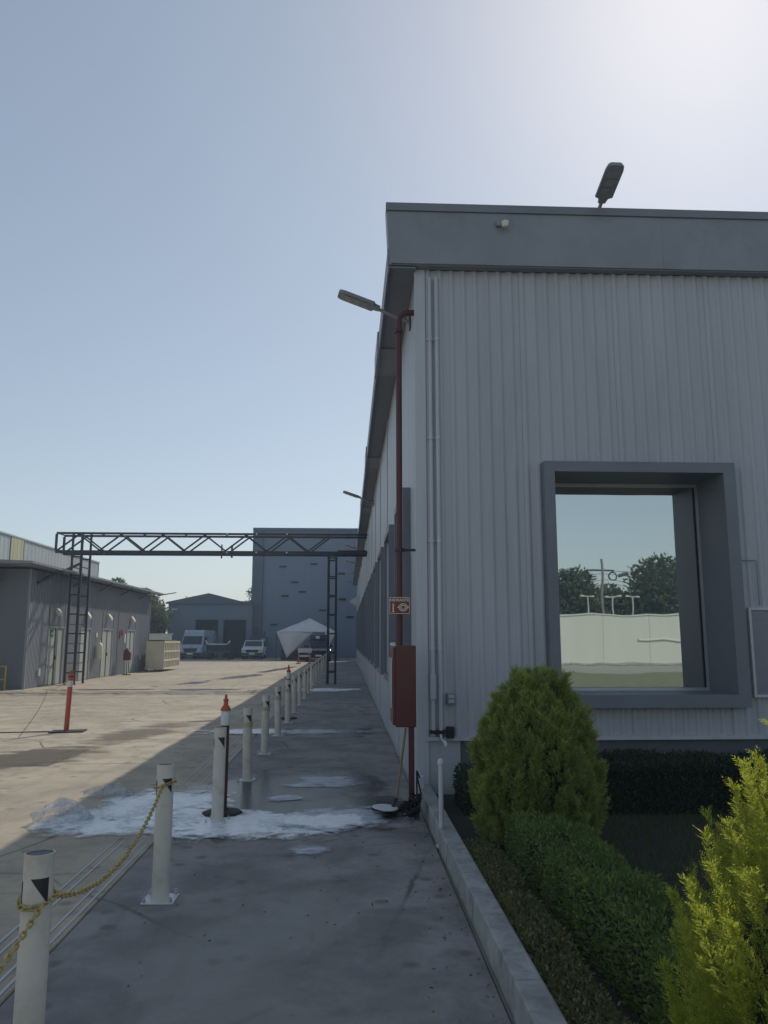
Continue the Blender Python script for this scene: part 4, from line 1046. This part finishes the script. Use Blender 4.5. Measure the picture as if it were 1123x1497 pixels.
for (sx, sz) in ((-6.19, 8.66), (-3.22, 8.9), (-.55, 7.99), (-5.03, 7.15), (-4.3, 6.23), (-5.92, 5.84), (-.44, 5.53), (-2.31, 4.48), (.3, 3.83), (-6.9, 3.13)):
    BL(MB().box(sx - .34, sx + .34, 75.86, 75.999, sz - .05, sz + .06).box(sx - .34, sx + .34, 75.90, 75.999, sz - .10, sz - .051), 'louvre', M['void'])

# low pale wall beyond the shed
t = thing('boundary_wall', 'low pale boundary wall behind the cream container', 'wall', (-16, 62, 0))
for i in range(3): MB().box(-2.9 + i*1.8, -1.12 + i*1.8, 0, .2, 0, 2.1).obj('wall_panel', M['wallpale'], t)
MB().box(-3.0, 2.6, -.04, .24, 2.1, 2.16).obj('coping', M['wallpale'], t)

# ================================================================== VEHICLES
def vehicle(name, label, cat, loc, rz, body, prof, hw, wheels, tumble=.12, group=None):
    """prof: closed side outline (y from front = 0 towards the rear, z); the width narrows above the waist"""
    t = thing(name, label, cat, loc, rz); waist = prof['waist']; top = max(z for y, z in prof['o'])
    def w(z): return hw - (tumble * (z - waist) / (top - waist) if z > waist else 0) - (.04 if z < .45 else 0)
    o = prof['o']; n = len(o)
    vs = [(-w(z), y, z) for y, z in o] + [(w(z), y, z) for y, z in o]
    mb = MB().add(vs, [tuple(range(n)), tuple(range(n, 2*n))[::-1]] + [(i, i+n, (i+1) % n + n, (i+1) % n) for i in range(n)])
    mb.obj('body', body, t, bevel=.05)
    for wy in wheels:
        for s in (-1, 1):
            wh = MB().tube([(s*(hw - .20), wy, .34), (s*(hw + .015), wy, .34)], .34, 20).obj('wheel', M['tyre'], t, bevel=.03)
            MB().tube([(s*(hw + .0), wy, .34), (s*(hw + .022), wy, .34)], .19, 14).obj('rim', M['alu'], wh)
    return t, w
def vq(t, name, pts, m, th=.012, nrm=(0, -1, 0)):
    nn = Vector(nrm).normalized(); a = [Vector(p) + nn*.03 for p in pts]; b = [p - nn*th*2 for p in a]; n = len(a)
    return MB().add(a + b, [tuple(range(n)), tuple(range(n, 2*n))[::-1]] + [(i, (i+1) % n, (i+1) % n + n, i+n) for i in range(n)]).obj(name, m, t)
# high-roof van
pv = dict(waist=1.25, o=[(.05, .30), (.0, .55), (.03, .98), (.38, 1.22), (.98, 2.02), (1.10, 2.40), (1.35, 2.52), (5.6, 2.52), (5.75, 2.3), (5.78, .35), (4.9, .30), (1.4, .28)])
t, w = vehicle('delivery_van', 'silver-blue high-roof delivery van parked before the hall', 'van', (-13.55, 69.9, 0), R(-5), M['vanpaint'], pv, .98, (1.0, 4.6))
vq(t, 'windscreen', [(-.86, .42, 1.29), (.86, .42, 1.29), (.80, .94, 1.98), (-.80, .94, 1.98)], M['glassdark'], .01, (0, -.8, .6))
vq(t, 'bonnet', [(-.70, .08, 1.02), (.70, .08, 1.02), (.74, .33, 1.19), (-.74, .33, 1.19)], M['vanpaint'], .005, (0, -.4, .9))
vq(t, 'grille', [(-.50, .012, .62), (.50, .012, .62), (.62, .03, .95), (-.62, .03, .95)], M['black'])
vq(t, 'bumper', [(-.95, .02, .32), (.95, .02, .32), (.95, .0, .58), (-.95, .0, .58)], M['black'], .04)
for s in (-1, 1):
    vq(t, 'headlight', [(s*.66, .02, .72), (s*.92, .04, .74), (s*.92, .10, 1.02), (s*.70, .06, .98)], M['lens'])
    mm = MB().box(min(s*.98, s*1.20), max(s*.98, s*1.20), .95, 1.10, 1.30, 1.62).obj('mirror', M['black'], t, bevel=.03)
    vq(t, 'side_window', [(s*.965, .95, 1.32), (s*.965, 1.9, 1.32), (s*.90, 1.9, 1.95), (s*.90, 1.25, 1.95)], M['glassdark'], .005, (s, 0, 0))
vq(t, 'number_plate', [(-.26, -.03, .42), (.26, -.03, .42), (.26, -.03, .55), (-.26, -.03, .55)], M['signwhite'])
# white pickup with load
pp = dict(waist=1.0, o=[(.05, .32), (.0, .55), (.02, .85), (.30, .98), (1.15, 1.05), (1.75, 1.58), (2.0, 1.64), (3.1, 1.64), (3.35, 1.10), (5.2, 1.08), (5.25, .40), (4.0, .34), (1.2, .32)])
def pickup(label, cat, loc, rz, paintm, hw=.92):
    t, w = vehicle('pickup_truck', label, cat, loc, rz, paintm, pp, hw, (.95, 4.1), .14)
    vq(t, 'windscreen', [(-.76, 1.22, 1.11), (.76, 1.22, 1.11), (.70, 1.70, 1.54), (-.70, 1.70, 1.54)], M['glassdark'], .01, (0, -.6, .8))
    vq(t, 'grille', [(-.52, .0, .60), (.52, .0, .60), (.56, .02, .84), (-.56, .02, .84)], M['black'])
    vq(t, 'bumper', [(-.9, .0, .34), (.9, .0, .34), (.9, -.02, .56), (-.9, -.02, .56)], M['dark'], .04)
    for s in (-1, 1):
        vq(t, 'headlight', [(s*.60, .015, .66), (s*.86, .04, .66), (s*.86, .05, .86), (s*.60, .03, .86)], M['lens'])
        MB().box(min(s*.92, s*1.10), max(s*.92, s*1.10), 1.35, 1.45, 1.10, 1.28).obj('mirror', M['black'], t, bevel=.02)
        vq(t, 'side_window', [(s*.90, 1.6, 1.12), (s*.90, 2.95, 1.12), (s*.80, 2.9, 1.52), (s*.80, 1.9, 1.52)], M['glassdark'], .005, (s, 0, 0))
    vq(t, 'number_plate', [(-.24, -.05, .42), (.24, -.05, .42), (.24, -.05, .55), (-.24, -.05, .55)], M['signwhite'])
    return t
t = pickup('small white pickup parked left of the tent, facing the camera', 'pickup', (-8.2, 69.8, 0), R(2), M['truckwhite'])
t = thing('machine', 'dark machine with exhaust loaded behind the white pickup cab', 'machine', (-8.0, 73.9, 1.0))
MB().box(-.85, .75, -.8, .7, 0.08, .95).obj('housing', M['dark'], t, bevel=.05)
MB().tube([(-.3, 0, .95), (-.3, 0, 1.9)], .16, 10).tube([(.35, 0, .95), (.5, 0, 1.45)], .10, 8).obj('exhaust', M['dark'], t)
MB().box(.2, .6, -.85, -.801, .5, .8).obj('panel', M['lampgrey'], t)
t = pickup('dark navy pickup beside the tent, behind the orange barrier', 'pickup', (-2.15, 61.5, 0), R(3), M['navy'], .95)
t = thing('roof_load', 'bulky dark load with white top on the navy pickup', 'load', (-2.2, 64.1, 1.66))
MB().box(-.7, .7, -.6, .8, 0, .42).obj('bundle', M['navy'], t, bevel=.06)
MB().box(-.25, .05, -.66, -.601, .1, .33).obj('sheet', M['signwhite'], t, bevel=.01)
# trailer between the vans
t = thing('flatbed_trailer', 'dark flatbed trailer with a white loading bar between the vans', 'trailer', (-11.0, 68.9, 0))
MB().box(-1.0, 1.0, 0, 3.6, .55, .75).obj('bed', M['dark'], t)
MB().box(-.98, .98, .02, .08, .76, 1.22).obj('headboard', M['void'], t)
MB().bar((-.85, -.03, 1.32), (.75, -.03, 1.30), .10).obj('loading_bar', M['steelw'], t)
MB().bar((-.92, -.03, 1.34), (-1.05, -.03, 1.62), .10).bar((.82, -.03, 1.32), (1.02, -.03, 1.60), .10).obj('bar_end', M['steelw'], t)
for s in (-1, 1):
    for yy in (.9, 2.4): MB().tube([(s*.80, yy, .33), (s*1.02, yy, .33)], .33, 16).obj('wheel', M['tyre'], t, bevel=.03)

# ================================================================== TENT, BARRIER
tt = thing('canopy_tent', 'pale grey peaked canopy tent with a drooping front flap', 'tent', (-3.32, 65.8, 0))
E_ = 2.32; hx = 2.48; hy = 2.4
def sag_tri(a, b, c, n=8, s=.10):
    a, b, c = Vector(a), Vector(b), Vector(c); vs = []; idx = {}
    for i in range(n+1):
        for j in range(n+1-i):
            u, v = i/n, j/n; p = a*(1-u-v) + b*u + c*v; p.z -= s*27*u*v*(1-u-v); p.y += s*.8*math.sin(9*u+4*v); idx[i, j] = len(vs); vs.append(p)
    fs = []
    for i in range(n):
        for j in range(n-i):
            fs.append((idx[i, j], idx[i+1, j], idx[i, j+1]))
            if i+j < n-1: fs.append((idx[i+1, j], idx[i+1, j+1], idx[i, j+1]))
    return vs, fs
mb = MB(); ap = (0.15, hy, 3.50); cs = [(-hx, 0, E_), (hx, 0, E_), (hx, 2*hy, E_), (-hx, 2*hy, E_)]
for i in range(4): mb.add(*sag_tri(cs[i], cs[(i+1) % 4], ap, 8, .05))
ro = mb.obj('roof', M['canvas'], tt, smooth=True); so = ro.modifiers.new('thick', 'SOLIDIFY'); so.thickness = .01
mb = MB(); mb.add(*sag_tri((-hx + .05, -.03, E_ - .02), (.55, -.03, E_ - .03), (-1.55, -.35, .22), 10, .12)); ro = mb.obj('flap', M['canvas'], tt, smooth=True); so = ro.modifiers.new('thick', 'SOLIDIFY'); so.thickness = .008
mb = MB(); mb.add(*sag_tri((1.5, -.03, E_ - .02), (hx - .02, -.03, E_ - .02), (1.75, -.10, .95), 8, .06)); ro = mb.obj('flap', M['canvas'], tt, smooth=True); so = ro.modifiers.new('thick', 'SOLIDIFY'); so.thickness = .008
for (x, y) in ((-hx + .04, .05), (hx - .04, .05), (hx - .04, 2*hy - .05), (-hx + .04, 2*hy - .05)): MB().bar((x, y, 0), (x, y, E_ - .04), .06).obj('leg', M['dark'], tt)
t = thing('side_board', 'dark stack of boards under the left side of the tent', 'boards', (-5.2, 67.2, 0))
MB().box(-.3, 1.9, 0, 1.4, 0, .85).obj('stack', M['dark'], t, bevel=.03)
t = thing('road_barrier', 'orange and white road barrier panel near the far bollards', 'barrier', (-3.05, 57.4, 0))
for x in (-.38, .42): MB().bar((x, 0, 0), (x, 0, 1.02), .10).obj('leg', M['orange'], t); MB().box(x - .18, x + .18, -.2, .2, 0, .05).obj('foot', M['orange'], t)
MB().box(-.42, .56, -.06, -.051, .78, 1.08).obj('panel', M['steelw'], t)
MB().box(-.34, .5, -.04, -.01, .48, .60).obj('crossbar', M['steelw'], t)
MB().bar((-.36, 0, 1.05), (-.1, 0, 1.5), .05).bar((.5, 0, 1.05), (.34, 0, 1.5), .05).obj('handle', M['lampgrey'], t)

# ================================================================== TREES
def tree(label, c, h, r, n, cz=.62, sq=.8, group=None, leaf=.28, name='leafy_tree', cat='tree', lobes=9):
    t = thing(name, label, cat, (c[0], c[1], 0), 0, group)
    th_ = .035*h
    MB().tube([(0, 0, 0), (.05*h*.2, 0, h*.3), (0, .02*h, h*cz)], [th_, th_*.7, th_*.35], 8).obj('trunk', M['bark'], t, smooth=True)
    L_ = []
    for i in range(lobes):
        a = rng.random()*2*math.pi; q = rng.random()**.6
        L_.append((r*.62*q*math.cos(a), r*.62*q*math.sin(a), h*cz + (h*(1-cz) - r*.35)*rng.uniform(-.95, .80)*sq, r*rng.uniform(.32, .55)))
    L_.append((0, 0, h*cz, r*.6))
    L_.append((0, 0, h - r*.42, r*.42))
    for i, l in enumerate(L_[:6]): MB().tube([(0, 0, h*.3), (l[0]*.5, l[1]*.5, h*.3 + (l[2]-h*.3)*.6), (l[0], l[1], l[2])], [th_*.4, th_*.25, th_*.1], 6).obj('limb', M['bark'], t)
    per = n // len(L_); Vs = []; Ts = []
    for l in L_:
        d = unit(rng.normal(0, 1, (per, 3))); rr = l[3]*(.55 + .5*rng.random(per)**.6)
        P = np.array(l[:3]) + d*rr[:, None]*np.array([1, 1, .8]); P += rng.normal(0, .05*r, P.shape)
        Vs.append(leaves(P, d + np.array([0, 0, .2]), leaf*(.6 + .8*rng.random(per)), leaf*.55, .8)); Ts.append(np.clip(rng.random()*.5 + rng.random(per)*.5, 0, 1)*np.ones(per))
    quads_obj('crown', np.concatenate(Vs), np.concatenate(Ts), M['treeleaf'], t)
    return t
gl = 'trees beyond the shed'
tree('broad green tree just past the far end of the shed', (-18.0, 71), 6.2, 2.5, 9000, .55, 1, gl)
tree('green tree between the shed tree and the gabled hall', (-17.3, 72.0), 5.0, 1.7, 4500, .52, 1, gl)
tree('small tree top showing above the shed roof', (-19.5, 68), 6.9, 1.3, 2500, .7, 1, gl)
tree('pale green tree rising behind the hall beside the tall block', (-10.9, 96), 8.2, 2.4, 5000, .65, 1, gl)
tree('distant tree peeking over the hall roof left of the gable', (-19.0, 98), 6.9, 2.4, 3500, .6, 1, gl)

# ================================================================== BEHIND THE CAMERA (seen in the mirrored window)
t = thing('perimeter_wall', 'long pale perimeter wall reflected in the mirrored window', 'wall', (18, -36.5, 0))
for i in range(22): MB().box(-33 + i*3.3, -33 + i*3.3 + 3.28, 0, .25, 0, 3.35).obj('wall_panel', M['wallpale'], t)
MB().box(-33, 39.6, -.05, .32, 3.352, 3.45).obj('coping', M['wallpale'], t)
MB().bar((2.5, .36, 1.75), (8, .36, 1.62), .05, .14).obj('pipe_rail', M['band'], t)
tag(MB().box(-30, 60, -34.2, -33.9, 0, .14).obj('rear_kerb', M['curb']), kind='structure')
tag(MB().box(-30, 60, -36.4, -34.2, -.02, .06).obj('rear_verge', M['groundm']), kind='structure')
tag(MB().box(1, 60, -21, -6, -.02, .03).obj('rear_lawn', paint('dry_grass', (.20, .21, .12), .95, .25, .3, 3, world=True)), kind='structure')
gb = 'trees beyond the perimeter wall'
tree('broad dark tree reflected left in the window', (22.6, -58), 8.7, 3.6, 9000, .6, 1, gb, .4)
tree('tall spreading tree reflected right in the window', (31.5, -58), 10.2, 4.6, 11000, .62, 1, gb, .45, lobes=12)
tree('lower tree reflected between the pole and the tall tree', (27.0, -62), 7.2, 3.0, 6000, .55, 1, gb, .4)
t = thing('utility_pole', 'utility pole with crossarm, coil and wires reflected in the window', 'utility pole', (23.4, -52.5, 0))
MB().lathe([(.17, 0), (.11, 9.0)], (0, 0, 0), 10).obj('pole', M['polewood'], t)
MB().bar((-1.1, 0, 7.9), (1.1, 0, 7.9), .14).obj('crossarm', M['dark'], t)
n = 20; MB().tube([(1.0 + .42*math.cos(2*math.pi*k/n), -.1, 7.35 + .42*math.sin(2*math.pi*k/n)) for k in range(n+1)], .07, 6).obj('cable_coil', M['wire'], t)
MB().tube([(1.6, 0, 7.4), (2.6, 0, 7.7)], .16, 8).obj('splice_case', M['dark'], t)
for z, sg_ in ((7.95, .35), (7.6, .4), (7.0, .45), (6.6, .45), (5.9, .5)):
    for s in (-1, 1): MB().tube(cat((0, 0, z), (s*32, 0, z - .1), sg_*1.4, 16), .022, 4).obj('wire', M['wire'], t)
for i, (x, lb) in enumerate(((18.7, 'left white yard lamp reflected in the window'), (20.9, 'middle white yard lamp reflected in the window'), (22.6, 'right white yard lamp reflected in the window'))):
    t = thing('yard_lamp', lb, 'yard lamp', (x, -42 - i*.4, 0)); MB().lathe([(.07, 0), (.05, 5.0)], (0, 0, 0), 8).obj('pole', M['steelw'], t)
    MB().bar((-.45, 0, 5.0), (.45, 0, 5.0), .06).obj('arm', M['steelw'], t)
    for s in (-1, 1): MB().box(s*.45 - .15, s*.45 + .15, -.08, .08, 4.98, 5.08).obj('lamp_head', M['steelw'], t)
delineator('orange post on the drive behind the camera, reflected in the window', (8.3, -12.0), 1.0)

# ================================================================== HAZE
hz = MB().box(-430, 430, -430, 430, -1.1, 13.2).obj('haze', bpy.data.materials.new('haze_air'))
hm = hz.data.materials[0]; hm.use_nodes = True; hn = hm.node_tree; hn.nodes.clear()
pvn = hn.nodes.new('ShaderNodeVolumePrincipled'); pvn.inputs['Density'].default_value = .0018
pvn.inputs['Color'].default_value = (.62, .80, 1.0, 1); pvn.inputs['Anisotropy'].default_value = .25
ho = hn.nodes.new('ShaderNodeOutputMaterial'); hn.links.new(pvn.outputs[0], ho.inputs['Volume'])
tag(hz, 'thin pale blue haze filling the whole yard', 'haze', kind='stuff')
